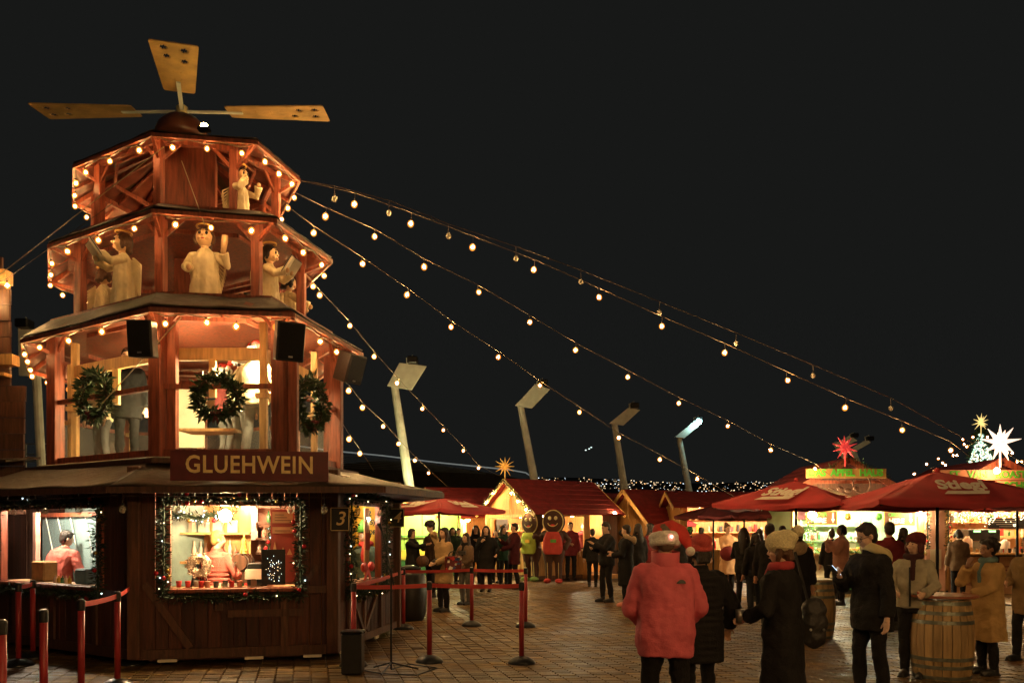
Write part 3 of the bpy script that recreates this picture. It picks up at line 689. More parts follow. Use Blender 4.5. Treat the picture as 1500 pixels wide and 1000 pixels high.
for f, us, lab in ((f1, (-.1, .5, 1.15, 1.8, 2.2), 'unlit bulb string over the front window'), (f2, (.5, 1.3, 2.1, 2.9), 'unlit bulb string over the left window'), (f3, (.3, 1.3), 'unlit bulb string over the side window')):
    U = [f.p(u_, -.22, 1.99) for u_ in us]; string([f.p(0, -.22, 2.05)]+[u_+Vector((0,0,.05)) for u_ in U]+[f.p(f.L, -.22, 2.05)], [], lab, unlit=[u_-Vector((0,0,.03)) for u_ in U])
def wreath(p, R_, yaw, label, m=GREENL, dens=520, L=.10, w=.034, bow=True, r=.09, sq=1.):
    t = thing('wreath', p, label, 'wreath'); M = Matrix.Rotation(yaw, 3, 'Z')
    P = [Vector(p)+M @ Vector((R_*math.cos(a*math.pi/12), 0, R_*math.sin(a*math.pi/12)*sq)) for a in range(25)]
    foliage_path('leaves', P, r, dens, t, m, L, w); part('hoop', MB().tube(P, .025, 6), mat('twig_hoop', (.06, .035, .02), .8), t)
    if bow:
        b = MB(); q = Vector(p)+M @ Vector((0, -.08, -R_*.9))
        for s_ in (-1, 1): b.ball(q+M @ Vector((s_*.035, 0, .01)), (.035, .015, .022), 8, 6); b.beam(q, q+M @ Vector((s_*.03, 0, -.12)), .018, .008, up=(0,1,0))
        part('bow', b, MAROON, t)
    return t
wreath(W(138, 580, 11.35), .27, -.55, 'holly wreath hung between the left posts of the first gallery', sq=1.05)
wreath(W(318, 581, 10.55), .24, .1, 'holly wreath hung in the middle opening right above the gluehwein board')
wreath(W(454, 592, 11.3), .27, 1.15, 'narrow looking holly wreath on the right side of the first gallery', sq=1.15)
# loudspeakers on the posts
def speaker(p, yaw, tilt, sz, label):
    t = thing('loudspeaker', p, label, 'speaker'); R = Matrix.Rotation(yaw, 3, 'Z') @ Matrix.Rotation(tilt, 3, 'X'); x, y, z = sz
    part('cabinet', MB().slab([Vector(p)+R @ Vector(q) for q in ((-x/2,-y/2,-z/2),(x/2,-y/2,-z/2),(x*.36,y/2,-z/2),(-x*.36,y/2,-z/2))], R @ Vector((0,0,z))), BLACK, t, bevel=.012)
    part('grille', MB().box(Vector(p)+R @ Vector((0, -y/2-.008, 0)), (x*.88, .012, z*.9), R), mat('speaker_grille', (.015, .015, .015), .55, .3, 200, .5, 300, metal=.5), t)
    part('badge', MB().box(Vector(p)+R @ Vector((0, -y/2-.016, -z*.38)), (.05, .005, .02), R), STEEL, t)
    part('bracket', MB().beam(Vector(p)+R @ Vector((0, y/2, 0)), Vector(p)+Vector((0, .4, .05)), .04, .04), BLACKM, t)
speaker(W(211, 497, 9.95), -.05, .12, (.30, .24, .42), 'black loudspeaker hanging at the left front post of the first gallery')
speaker(W(421, 500, 10.25), .55, .22, (.34, .30, .46), 'black loudspeaker angled beside the right front post of the first gallery')
speaker(W(511, 538, 12.3), 1.0, .35, (.34, .3, .42), 'black loudspeaker at the outer right post under the lowest gallery eave')
# ---------------------------------------------------------------- things inside the bar windows
def small(name, mb, m, label, cat, group=None, loc=None, smooth=False, bevel=0.):
    o = part(name, mb, m, None, smooth=smooth, bevel=bevel, loc=loc); return tag(o, label, cat, group)
# menu board of the front window
mbd = thing('menu_board', f1.p(1.70, .16, 1.7), 'red menu board with cream panels and little tree shapes in the front window', 'menu board')
part('panel', f1.box(MB(), 1.55, 1.84, .15, .17, .99, 1.90), mat('menu_red', (.40, .07, .05), .5, .15, 4), mbd)
for z0, z1 in ((1.73, 1.87), (1.60, 1.68)):
    part('cream_panel', f1.box(MB(), 1.57, 1.82, .14, .148, z0, z1), mat('menu_cream', (.72, .42, .22), .5), mbd)
    for k in range(3 if z1-z0 > .1 else 1): part('text_line', f1.box(MB(), 1.60, 1.79-.04*k, .136, .139, z0+.03+.035*k, z0+.037+.035*k), MAROON, mbd)
for u_, h_ in ((1.60, .17), (1.70, .10), (1.78, .08)):
    part('tree_shape', MB().slab([f1.p(u_-.035, .146, 1.33), f1.p(u_+.035, .146, 1.33), f1.p(u_, .146, 1.33+h_)], f1.n*.006), MATS['menu_cream'], mbd)
bb = thing('black_display', f1.p(1.65, .12, 1.15), 'glossy black display panel scattered with tiny lights right in the front window', 'display')
part('panel', f1.box(MB(), 1.44, 1.73, .10, .12, .96, 1.40), mat('gloss_black', (.01, .01, .012), .35), bb)
for k in range(46):
    u_ = 1.47+.08*abs(math.sin(k*1.7))+.14*random.random(); z_ = 1.0+.36*random.random()**1.5; part('spark', MB().ball(f1.p(u_, .095, z_), .0035, 4, 3), LGT[k % 2], bb)
# cream pine wreath on an easel
fw = thing('flower_wreath', f1.p(.68, .36, 1.20), 'cream straw flower wreath on a small easel behind the front counter', 'wreath'); fq = f1.p(.68, .36, 1.20); random.seed(31)
fb = MB(); fb.torus(fq, .105, .045, 24, 8, f1.R() @ Matrix.Rotation(math.pi/2, 3, 'X')); part('ring', fb, mat('straw_flower', (.86, .66, .50), .6, .25, 30), fw)
fb = MB()
for k in range(170):
    a = rng(0, 6.28); r_ = .105+rng(-.055, .055); c_ = fq+f1.u*(r_*math.cos(a))+Vector((0,0,r_*math.sin(a)))-f1.n*rng(.02, .05)
    for q in range(4): fb.leaf(c_, .028, .02, rrot())
part('petals', fb, MATS['straw_flower'], fw, kind='stuff')
ez = thing('easel', f1.p(.68, .33, .93), 'small black easel carrying the cream wreath', 'easel')
for a_ in ((-.10, 0, 0), (.10, 0, 0)): part('leg', MB().beam(f1.p(.68+a_[0], .38, .93), f1.p(.68+a_[0]*.3, .43, 1.34), .014, .014), BLACK, ez)
part('leg', MB().beam(f1.p(.68, .52, .93), f1.p(.68, .44, 1.33), .014, .014), BLACK, ez)
# shelf with bottles
shf = thing('wall_shelf', f1.p(.75, 1.2, 1.3), 'wooden shelves full of bottles at the back left of the front bar', 'shelf')
for z_ in (1.20, 1.58): part('board', f1.box(MB(), .18, 1.25, .95, 1.2, z_, z_+.03), WOODY, shf)
part('backboard', f1.box(MB(), .18, 1.25, 1.2, 1.23, 1.0, 2.1), WOODY, shf)
BOT = [mat('bottle_pale', (.75, .55, .45), .2, .1), mat('bottle_pink', (.7, .3, .22), .25, .1), mat('bottle_green', (.05, .16, .06), .12, .2), mat('tin_white', (.8, .75, .7), .3, .1)]
def bottle(p, h, r, m, label, group): return small('bottle', MB().lathe([(r*.9, 0), (r, .01), (r, h*.6), (r*.35, h*.78), (r*.32, h)], 10, p), m, label, 'bottle', group, loc=p, smooth=True)
for k in range(13): bottle(f1.p(.24+.075*k, rng(1.02, 1.12), 1.23), rng(.2, .3), rng(.026, .034), BOT[k % 2 if k % 5 else 3], 'pale bottle on the lower shelf at the back of the front bar', 'bottles on the lower shelf of the front bar')
for k in range(5): 
    p = f1.p(.3+.18*k, 1.08, 1.61); small('carton', MB().box(p+Vector((0,0,.07)), (.12, .08, rng(.12, .2)), Matrix.Rotation(rng(-.4,.4), 3, 'Z')), random.choice((BOT[0], BOT[3], BOT[1])), 'small carton on the upper shelf of the front bar', 'carton', 'cartons on the upper shelf of the front bar', loc=p)
pts = [f1.p(.2, .8, 1.75), f1.p(.3, .75, 1.86), f1.p(.6, .7, 1.80), f1.p(.85, .7, 1.84), f1.p(1.05, .7, 1.80)]
garland(pts, .07, 500, 'fir garland thick with white fairy lights inside the front bar, top left', 46, 2, lit=(1, 1, 0))
garland([f1.p(1.70, 1.1, 1.85), f1.p(1.6, 1.1, 1.80), f1.p(1.5, 1.05, 1.5), f1.p(1.48, 1., 1.25)], .06, 420, 'fir garland with a few cool lights behind the menu board', 12, 3, lit=(1,))
# keg with tap, register, terminal, cups
kp = f1.p(1.17, .75, 1.22); kg = thing('wine_keg', kp, 'small dark keg lying on its side with silver tap beside the server', 'keg')
R_ = Matrix.Rotation(math.radians(80)+math.atan2(f1.u.y, f1.u.x), 3, 'Z') @ Matrix.Rotation(math.pi/2, 3, 'Y')
kb = MB().lathe([(.10, -.17), (.125, -.08), (.13, 0), (.125, .08), (.10, .17)], 28, kp, R_); part('body', kb, WOODF, kg)
for zz in (-.15, -.06, .06, .15): part('hoop', MB().torus(kp+R_ @ Vector((0,0,zz)), .118 if abs(zz) > .1 else .131, .006, 20, 5, R_), STEEL, kg)
part('tap', MB().tube([kp+Vector((-.02,-.2,.0)), kp+Vector((-.02,-.27,0)), kp+Vector((-.02,-.28,-.06))], .012, 6), STEEL, kg)
part('cradle', f1.box(MB(), 1.05, 1.3, .6, .95, .93, 1.10), WOODF, kg)
rg = thing('cash_register', f1.p(1.36, .4, .93), 'black cash register on the front counter right of the server', 'register')
part('body', f1.box(MB(), 1.26, 1.5, .30, .55, .93, 1.22), BLACK, rg, bevel=.01); part('drawer', f1.box(MB(), 1.26, 1.5, .285, .30, .96, 1.02), BLACKM, rg)
tm = thing('payment_terminal', f1.p(1.34, .16, .93), 'copper coloured tablet stand leaning back on the front counter', 'terminal')
part('base', f1.box(MB(), 1.27, 1.42, .12, .22, .93, .945), mat('copper_grey', (.35, .22, .16), .35, metal=.4), tm); part('stem', f1.box(MB(), 1.31, 1.38, .15, .18, .945, 1.04), MATS['copper_grey'], tm)
part('tablet', MB().slab([f1.p(1.24, .12, 1.03), f1.p(1.45, .12, 1.03), f1.p(1.45, .20, 1.14), f1.p(1.24, .20, 1.14)], (0, .01, .012)), MATS['copper_grey'], tm)
for k in range(9): 
    p = f1.p(.45+.09*k+rng(-.02,.02), rng(.12, .35), .93); small('mug', MB().lathe([(.028, 0), (.034, .07), (.036, .08)], 10, p), random.choice((BOT[3], BLACK, RED, BOT[1])), 'small mug standing on the front bar counter', 'mug', 'mugs along the front bar counter', loc=p, smooth=True)
for k in range(6):
    p = f1.p(.9+.07*k, .42, .93); small('sweet_packet', MB().box(p+Vector((0,0,.02)), (.06, .05, .035), Matrix.Rotation(rng(0,3), 3, 'Z')), random.choice((BOT[3], RED, GRND)), 'little wrapped packet lying on the front counter', 'packet', 'packets on the front counter', loc=p)
cb = thing('wall_cabinet', f1.p(1.55, 2.1, 1.5), 'dark shelf cabinet with a white board at the back of the front bar', 'cabinet')
part('board', f1.box(MB(), 1.08, 1.32, 1.6, 1.63, 1.5, 1.98), WHITE, cb)
for z_ in (1.3, 1.5, 1.72, 1.95): part('shelf', f1.box(MB(), 1.30, 1.88, 1.5, 1.75, z_, z_+.03), WOODF, cb)
for k in range(8): bottle(f1.p(1.34+.065*k, 1.6, (1.33, 1.53, 1.75)[k % 3]), .16, .03, BOT[k % 4], 'bottle in the dark cabinet behind the front bar', 'bottles in the dark cabinet')
cn = small('gold_cone_tree', MB().lathe([(.055, 0), (.04, .08), (.03, .16), (.006, .26)], 12, f1.p(1.2, .62, 1.34)), mat('gold_foil', (.7, .48, .12), .35, .4, 40, .9, 90, metal=.6), 'small golden cone tree standing on the keg', 'ornament', loc=f1.p(1.2, .62, 1.34))
# left window
mb2 = thing('menu_board', f2.p(2.9, .15, 1.6), 'red menu board with cream panels at the right side of the left window', 'menu board')
part('panel', f2.box(MB(), 2.66, 3.0, .13, .15, .99, 1.90), MATS['menu_red'], mb2)
for z0, z1 in ((1.72, 1.86), (1.60, 1.67)): part('cream_panel', f2.box(MB(), 2.68, 2.98, .12, .128, z0, z1), MATS['menu_cream'], mb2)
for u_ in (2.75, 2.88): part('tree_shape', MB().slab([f2.p(u_-.03, .126, 1.34), f2.p(u_+.03, .126, 1.34), f2.p(u_, .126, 1.46)], f2.n*.006), PAPER, mb2)
lv = thing('black_rack', f2.p(2.85, .12, 1.2), 'black slatted rack standing before the left menu board', 'rack')
for k in range(9): part('slat', f2.box(MB(), 2.74, 2.99, .08, .10, 1.0+.035*k, 1.022+.035*k), BLACK, lv)
pn = thing('clear_screen', f2.p(.4, .9, 1.5), 'hanging clear plastic screens behind the worker in the left window', 'screen')
part('screen', f2.box(MB(), -.35, 1.3, 1.0, 1.01, 1.0, 1.86), glassy('blue_plastic', (.5, .75, .78), .25), pn)
part('top_rail', f2.box(MB(), -.3, 3.0, .92, .99, 1.84, 1.90), WOODR, pn)
for u_ in (-.2, .15, .5, .9): part('reflection_bar', MB().tube([f2.p(u_, .97, 1.85), f2.p(u_+.25, .97, 1.2)], .008, 5), WHITE, pn)
part('post', f2.box(MB(), .25, .33, .55, .62, .9, 1.9), mat('pinkish_post', (.6, .32, .25), .5), pn)
for u_, w_, h_, m_, nm, lb in ((2.02, .26, .2, mat('teal_box', (.12, .25, .3), .4), 'card_machine', 'grey blue card machine on the left counter'), (.9, .34, .28, mat('tan_sack', (.5, .3, .12), .8, .3, 9, .5, 20), 'paper_sack', 'tan paper sack standing in the left window')):
    small(nm, f2.box(MB(), u_, u_+w_, .2, .4, .93, .93+h_), m_, lb, nm.replace('_', ' '), loc=f2.p(u_, .3, .93), bevel=.02)
for k in range(5): bottle(f2.p(1.55+.09*k, .2, .93), .1, .025, (BOT[0], YEL, BOT[2])[k % 3], 'squeeze bottle on the left window counter', 'bottles on the left window counter')
# side window
tx = thing('price_lettering', f3.p(2.7, .45, 1.7), 'black price lettering on the yellow inner wall of the side window', 'lettering')
for s_, z_, sz in (('2', 1.90, .12), ('(0.5)', 1.76, .10), ('GOF', 1.60, .10)): text('lettering', s_, sz, BLACK, frame_mat(f3.p(2.765, .40, z_), -f3.n, (0,0,1)), tx, off=.003)
mn = thing('menu_board', f3.p(1.8, .2, 1.6), 'orange and white menu strip at the right side of the side window', 'menu board')
part('panel', f3.box(MB(), 1.72, 1.93, .14, .16, .99, 1.96), MATS['menu_cream'], mn); part('band', f3.box(MB(), 1.72, 1.93, .13, .138, 1.35, 1.6), MATS['menu_red'], mn)
gl = lamp_bulb('small_bright_lamp', f3.p(1.9, .15, 1.80), .028, (.9, 1, .85), 30., 'small glaring white lamp in the side window', .1)
for k in range(4): small('gift_box', f3.box(MB(), .62+.14*k, .73+.14*k, .14, .26, .94, 1.0+.02*k), (BOT[3], RED, GRND, WHITE)[k], ('white', 'red', 'green', 'cream')[k]+' gift box on the side window ledge', 'gift box', loc=f3.p(.62+.14*k, .2, .94))
bw_ = MB(); q = f3.p(1.35, -.02, 1.1)
for s_ in (-1, 1): bw_.ball(q+f3.u*(.16*s_)+Vector((0,0,.02)), (.05, .13, .07), 10, 8); bw_.beam(q, q+f3.u*(.16*s_)-Vector((0,0,.2)), .07, .012, up=f3.n)
small('red_bow', bw_, RED, 'big red ribbon bow on the side window ledge', 'bow', loc=q)

def clutter(pf, n, x0, x1, z, where, hs=(.08, .26), dens=1):
    kinds = (('bottle', 'bottle', BOT[2]), ('jar', 'jar', BOT[0]), ('box', 'box', RED), ('tin', 'tin', STEEL), ('bag', 'paper bag', OCH_), ('apple_basket', 'basket', WOODY), ('bottle', 'bottle', BOT[1]), ('box', 'box', BLACK), ('jar', 'jar', YEL))
    for k in range(n):
        nm, cat, m = kinds[random.randrange(len(kinds))]; p = pf(x0+(x1-x0)*(k+.5)/n+rng(-.02,.02), z); h = rng(*hs); r = rng(.03, .055)
        if nm in ('box', 'bag'): b = MB().box(p+Vector((0,0,h*.4)), (r*2, r*1.6, h*.8), Matrix.Rotation(rng(-.5,.5), 3, 'Z'))
        elif nm == 'apple_basket': b = MB().lathe([(.06, 0), (.085, .09), (.05, .12), (.01, .13)], 9, p)
        elif nm == 'jar': b = MB().lathe([(r, 0), (r*1.05, .01), (r, h*.6), (r*.8, h*.65), (r*.8, h*.72)], 9, p)
        else: b = MB().lathe([(r*.8, 0), (r*.85, h*.6), (r*.3, h*.78), (r*.3, h)], 8, p)
        small(nm, b, m, 'small %s %s' % (nm.replace('_', ' '), where), cat, cat+' '+where, loc=p)
OCH_ = mat('kraft_paper', (.45, .28, .12), .8, .2, 8)
# ---------------------------------------------------------------- people
def remesh(o, vs, smooth=3, disp=0., dscale=.12):
    r = o.modifiers.new('skin', 'REMESH'); r.mode = 'VOXEL'; r.voxel_size = vs; r.use_smooth_shade = True
    if smooth: s = o.modifiers.new('smooth', 'SMOOTH'); s.iterations = smooth; s.factor = .5
    if disp:
        key = 'folds_%g' % dscale; t = bpy.data.textures.get(key) or bpy.data.textures.new(key, 'CLOUDS'); t.noise_scale = dscale; t.noise_depth = 4
        d = o.modifiers.new('folds', 'DISPLACE'); d.texture = t; d.strength = disp; d.mid_level = .5; d.texture_coords = 'LOCAL'
        o.modifiers.new('n', 'SMOOTH').iterations = 1
def ik(s, h, l1, l2, hint):
    d = h-s; L = min(d.length, (l1+l2)*.995); d = d.normalized(); h = s+d*L
    a = (l1*l1-l2*l2+L*L)/(2*L); r = math.sqrt(max(l1*l1-a*a, 0)); q = Vector(hint); q = q-d*q.dot(d)
    if q.length < 1e-3: q = Vector((0,0,-1))-d*d.z*-1
    return s+d*a+q.normalized()*r, h
class Fig:
    """a standing figure, 1.75 m tall before scaling, facing -Y; every garment is grown from the same skeleton"""
    def __init__(s, lean=0., head=(0., 0.), hands=None, stance=.10, step=0., build=1., twist=0.):
        s.lean = lean; s.b = build; s.hd = head; hands = hands or {}
        s.sh = {k: s.bend(Vector((k*.172*build, 0, 1.385))) for k in (-1, 1)}
        s.ha = {}; s.el = {}
        for k in (-1, 1):
            h = Vector(hands.get(k, (k*.27*build, -.06, .80)))
            if k not in hands: h = s.bend(h) if h.z > .9 else h+Vector((0, -math.sin(lean)*.3, 0))
            e, h = ik(s.sh[k], h, .285, .26, (k*.55, .5, -.55)); s.el[k] = e; s.ha[k] = h
        s.hip = {k: Vector((k*.09*build, 0, .92)) for k in (-1, 1)}
        s.an = {k: Vector((k*stance, k*step, .085)) for k in (-1, 1)}
        s.kn = {k: (s.hip[k]+s.an[k])/2+Vector((k*.005, -.03-abs(step)*.1, .02)) for k in (-1, 1)}
        s.nb = s.bend(Vector((0, .01, 1.46)))
        s.Rh = Matrix.Rotation(head[0], 3, 'Z') @ Matrix.Rotation(lean*.5+head[1], 3, 'X')
        s.hc = s.nb+Vector((0, -.012, .05))   # pivot at the top of the neck
    def bend(s, p):
        p = Vector(p); t = max(0, min(1, (p.z-.92)/.45)); a = s.lean*t; q = p-Vector((0, 0, .95))
        R = Matrix.Rotation(a, 3, 'X'); return R @ q+Vector((0, 0, .95))
    def H(s, p): return s.hc+s.Rh @ (Vector(p)-Vector((0, -.002, 1.51)))     # head-space to figure
    def torso(s, mb, grow, z0, z1=1.46, flare=0., n=20, sh=1., belly=0.):
        prof = [(.78, .165, .115), (.86, .170, .120), (.94, .168, .118), (1.02, .150, .108), (1.10, .145, .105), (1.20, .158, .112), (1.30, .172, .118), (1.36, .176, .112), (1.40, .150, .098), (1.43, .108, .080), (1.47, .062, .06)]
        def at(z):
            if z < .78: return prof[0][1]+(.78-z)*flare, prof[0][2]+(.78-z)*flare
            for a, b in zip(prof, prof[1:]):
                if a[0] <= z <= b[0]: t = (z-a[0])/(b[0]-a[0]); return a[1]*(1-t)+b[1]*t, a[2]*(1-t)+b[2]*t
            return prof[-1][1:]
        zs = sorted(set([z0, z1]+[z for z in [p[0] for p in prof]+[.3, .45, .55, .62, .7] if z0 < z < z1])); rings = []
        for z in zs:
            a, b = at(z); a = a*s.b+grow; b = b*s.b+grow
            if belly: b += belly*math.exp(-((z-1.05)/.16)**2); a += belly*.7*math.exp(-((z-1.05)/.2)**2)
            if z > 1.2: a *= sh
            rg = []
            for k in range(n):
                t = 2*math.pi*k/n; c, d = math.cos(t), math.sin(t); e = .8
                x = a*math.copysign(abs(c)**e, c); y = b*math.copysign(abs(d)**e, d)
                rg.append(s.bend((x, y, z)))
            rings.append(rg)
        mb.loft(rings)
    def arm(s, mb, k, g, upto=1.0, r=(.050, .040, .028)):
        S_, E, H_ = s.sh[k], s.el[k], s.ha[k]; w = E+(H_-E)*upto; i = S_+Vector((-k*.05, 0, .0))
        mb.tube([i, S_+Vector((0,0,-.005)), (S_+E)/2, E, (E+w)/2, w], [r[0]*1.05+g, r[0]*1.12+g, r[0]*.95+g, r[1]+g, r[1]*.92+g, r[2]+g], 12)
        mb.ball(S_+Vector((-k*.012, 0, -.008)), r[0]*1.15+g, 10, 8); mb.ball(E, r[1]*1.02+g, 10, 8)
    def leg(s, mb, k, g, z1=0., top=True):
        H_, K, A = s.hip[k], s.kn[k], s.an[k]; A = A if not z1 else K+(A-K)*z1
        mb.tube([H_+Vector((0,0,.04)), H_+Vector((k*.005,0,-.10)), (H_+K)/2, K, K+(A-K)*.35+Vector((0,.012,0)), A], [.088*s.b+g, .088*s.b+g, .072*s.b+g, .053+g, .055+g, .037+g], 12)
    def body(s, vs, skin, root, fingers=True):
        mb = MB(); s.torso(mb, -.004, .82)
        for k in (-1, 1): s.arm(mb, k, -.004); s.leg(mb, k, -.006); s.hand(mb, k); mb.ball(s.an[k]+Vector((0, -.06, -.035)), (.042, .12, .04), 10, 6)
        mb.tube([s.nb+Vector((0,.01,-.05)), s.H((0, .012, 1.55))], [.058, .05], 12)
        R = s.Rh
        mb.ball(s.H((0, .012, 1.655)), (.074, .092, .096), 16, 12, R); mb.ball(s.H((0, -.018, 1.60)), (.060, .066, .080), 14, 10, R)
        mb.ball(s.H((0, -.045, 1.548)), (.032, .030, .022), 10, 8, R); mb.ball(s.H((0, -.088, 1.612)), (.012, .020, .020), 8, 6, R); mb.ball(s.H((0, -.082, 1.637)), (.009, .014, .026), 8, 6, R)
        mb.ball(s.H((0, -.078, 1.573)), (.026, .012, .009), 8, 6, R)
        for k in (-1, 1): mb.ball(s.H((k*.077, .01, 1.622)), (.010, .018, .030), 8, 6, R); mb.ball(s.H((k*.034, -.062, 1.600)), (.022, .02, .02), 8, 6, R)
        o = part('body', mb, skin, root, world=False); remesh(o, vs, 2); return o
    def hand(s, mb, k):
        E, H_ = s.el[k], s.ha[k]; d = (H_-E).normalized(); side = d.cross(Vector((0, 1, .2))).normalized()
        up = side.cross(d); R = Matrix((side, d, up)).transposed(); mb.tube([H_-d*.02, H_+d*.03], [.026, .03], 8)
        mb.ball(H_+d*.055, (.040, .048, .018), 10, 8, R)
        for i, (o, L) in enumerate(((-.030, .062), (-.011, .072), (.009, .068), (.028, .052))):
            b = H_+d*.09+side*o; m = b+d*L*.5-up*.010*k; t = m+d*L*.35-up*.028*k; mb.tube([b-d*.02, b, m, t], [.010, .0095, .0085, .007], 6)
        th = H_+d*.03-side*.03*(1); mb.tube([th, th+d*.035-side*.03, th+d*.065-side*.035-up*.012*k], [.012, .0105, .008], 6)
    def face(s, root, mouthw=.022):
        for k in (-1, 1): part('eye', MB().ball(s.H((k*.031, -.0795, 1.628)), (.010, .006, .0055), 8, 6, s.Rh), mat('eye', (.02, .012, .01), .2, .1), root, world=False)
        for k in (-1, 1): part('eyebrow', MB().tube([s.H((k*.016, -.086, 1.650)), s.H((k*.034, -.082, 1.656)), s.H((k*.050, -.068, 1.648))], .0042, 5), HAIRD, root, world=False)
        part('mouth', MB().ball(s.H((0, -.0895, 1.573)), (mouthw, .004, .0055), 8, 6, s.Rh), mat('lips', (.42, .12, .10), .4, .1), root, world=False)
def hair(F, root, kind, m, vs=.012):
    mb = MB(); R = F.Rh
    if kind == 'none': return
    mb.ball(F.H((0, .026, 1.670)), (.084, .098, .097), 14, 10, R); mb.ball(F.H((0, .055, 1.62)), (.080, .062, .085), 12, 8, R); mb.ball(F.H((0, -.042, 1.722)), (.058, .038, .022), 12, 8, R)
    if kind in ('long', 'verylong'):
        zb = 1.30 if kind == 'long' else 1.18
        for k in (-1, 1): mb.tube([F.H((k*.075, .02, 1.66)), F.H((k*.092, .02, 1.56)), F.bend((k*.10, -.02, 1.42)), F.bend((k*.085, -.07, zb+.04))], [.035, .040, .042, .022], 10)
        mb.tube([F.H((0, .07, 1.66)), F.H((0, .10, 1.54)), F.bend((0, .13, 1.38)), F.bend((0, .145, zb))], [.07, .075, .085, .05], 12, sq=.5)
    if kind == 'bun': mb.ball(F.H((0, .09, 1.76)), .045, 10, 8)
    if kind == 'curly':
        random.seed(4)
        for i in range(46):
            a = rng(0, 6.28); t = rng(-.5, 1); v = Vector((math.cos(a)*math.sqrt(1-t*t)*.105, .03+math.sin(a)*math.sqrt(1-t*t)*.11, 1.675+t*.105))
            if v.y < -.05 and v.z < 1.69: continue
            mb.ball(F.H(v), rng(.02, .034), 6, 5)
    if kind == 'fluffy':
        for i in range(30):
            a = rng(0, 6.28); t = rng(0, 1); v = Vector((math.cos(a)*math.sqrt(1-t*t)*.115, .02+math.sin(a)*math.sqrt(1-t*t)*.115, 1.69+t*.10)); mb.ball(F.H(v), rng(.03, .045), 6, 5)
    if kind == 'bob':
        for k in (-1, 1): mb.tube([F.H((k*.075, .01, 1.67)), F.H((k*.092, .0, 1.60)), F.H((k*.085, -.02, 1.535))], [.03, .036, .02], 8)
        mb.tube([F.H((0, .07, 1.66)), F.H((0, .09, 1.53))], [.08, .07], 12, sq=.6)
    o = part('hair', mb, m, root, world=False); remesh(o, vs, 1, .018, .025)
def outfit(F, root, vs, top, bottom, hem=.80, flare=.0, grow=.022, sleeve=.94, disp=.045, collar=True, puff=False, shoes=None, hood=None, ptop=None, topname='jacket', belly=0., sh=1., shoeh=0., shortleg=1.):
    mb = MB(); F.torso(mb, grow, hem, flare=flare, sh=sh, belly=belly)
    for k in (-1, 1): F.arm(mb, k, grow*.62, sleeve, (.052, .046, .040))
    if collar: mb.tube([F.nb+Vector((0, .012, -.045)), F.nb+Vector((0, .006, .012)), F.nb+Vector((0, .002, .05))], [.098, .082, .078], 14)
    if puff:
        z = hem+.03
        while z < 1.40:
            rg = MB(); pts = [F.bend(((.160*F.b+grow)*math.cos(a*math.pi/10)*1.0, (.110*F.b+grow)*math.sin(a*math.pi/10), z)) for a in range(21)]; mb.tube(pts, .019, 6); z += .062
    o = part(topname, mb, top, root, world=False); remesh(o, vs, 3 if not puff else 1, 0 if puff else disp)
    mb = MB(); F.torso(mb, .008, .80, 1.0)
    for k in (-1, 1): F.leg(mb, k, .014, shortleg)
    o = part('trousers', mb, bottom, root, world=False); remesh(o, vs, 3, disp*.8, .09)
    for k in (-1, 1):
        mb = MB(); A = F.an[k]; mb.ball(A+Vector((0, -.06, -.040)), (.050, .145, .048), 12, 8); mb.tube([A+Vector((0, .01, -.03)), A+Vector((0, .005, .06+shoeh))], [.052, .056], 10); mb.box(A+Vector((0, -.05, -.072)), (.088, .26, .025))
        o = part('shoe', mb, shoes or BLACK, root, world=False); remesh(o, max(vs*.8, .01), 2)
    if hood:
        mb = MB(); mb.torus(F.nb+Vector((0, .060, .01)), .105, .050, 18, 8, Matrix.Rotation(-.5, 3, 'X')); mb.ball(F.nb+Vector((0, .150, -.04)), (.12, .07, .10), 12, 8)
        o = part('hood', mb, hood, root, world=False); remesh(o, vs, 2, .02)
def person(px, d, h, yaw, label, top, bottom=None, hairk='short', hairm=None, skin=None, group=None, z0=0., loc=None, lean=0., head=(0, 0), hands=None, step=.0, stance=.10, build=1., hat=None, vs=None, face=None, extra=None, **k):
    loc = Vector(loc) if loc else G(px, d)+Vector((0, 0, z0)); s_ = h/1.765
    t = thing('person', loc, label, 'person', group, math.radians(yaw)); t.scale = (s_,)*3
    dd = loc.y; vs = vs or (.011 if dd < 11 else .016 if dd < 18 else .022)
    F = Fig(lean, head, hands, stance, step, build); F.body(vs if dd > 11 else .008, skin or SKIN, t)
    if hat != 'beanie_full': hair(F, t, hairk, hairm or HAIRD, vs)
    outfit(F, t, vs, top, bottom or PBLK, **k)
    if (abs((yaw+math.degrees(head[0])+180) % 360-180) < 115 if face is None else face): F.face(t)
    if hat: hats(F, t, hat, vs)
    if extra: extra(F, t)
    return t, F
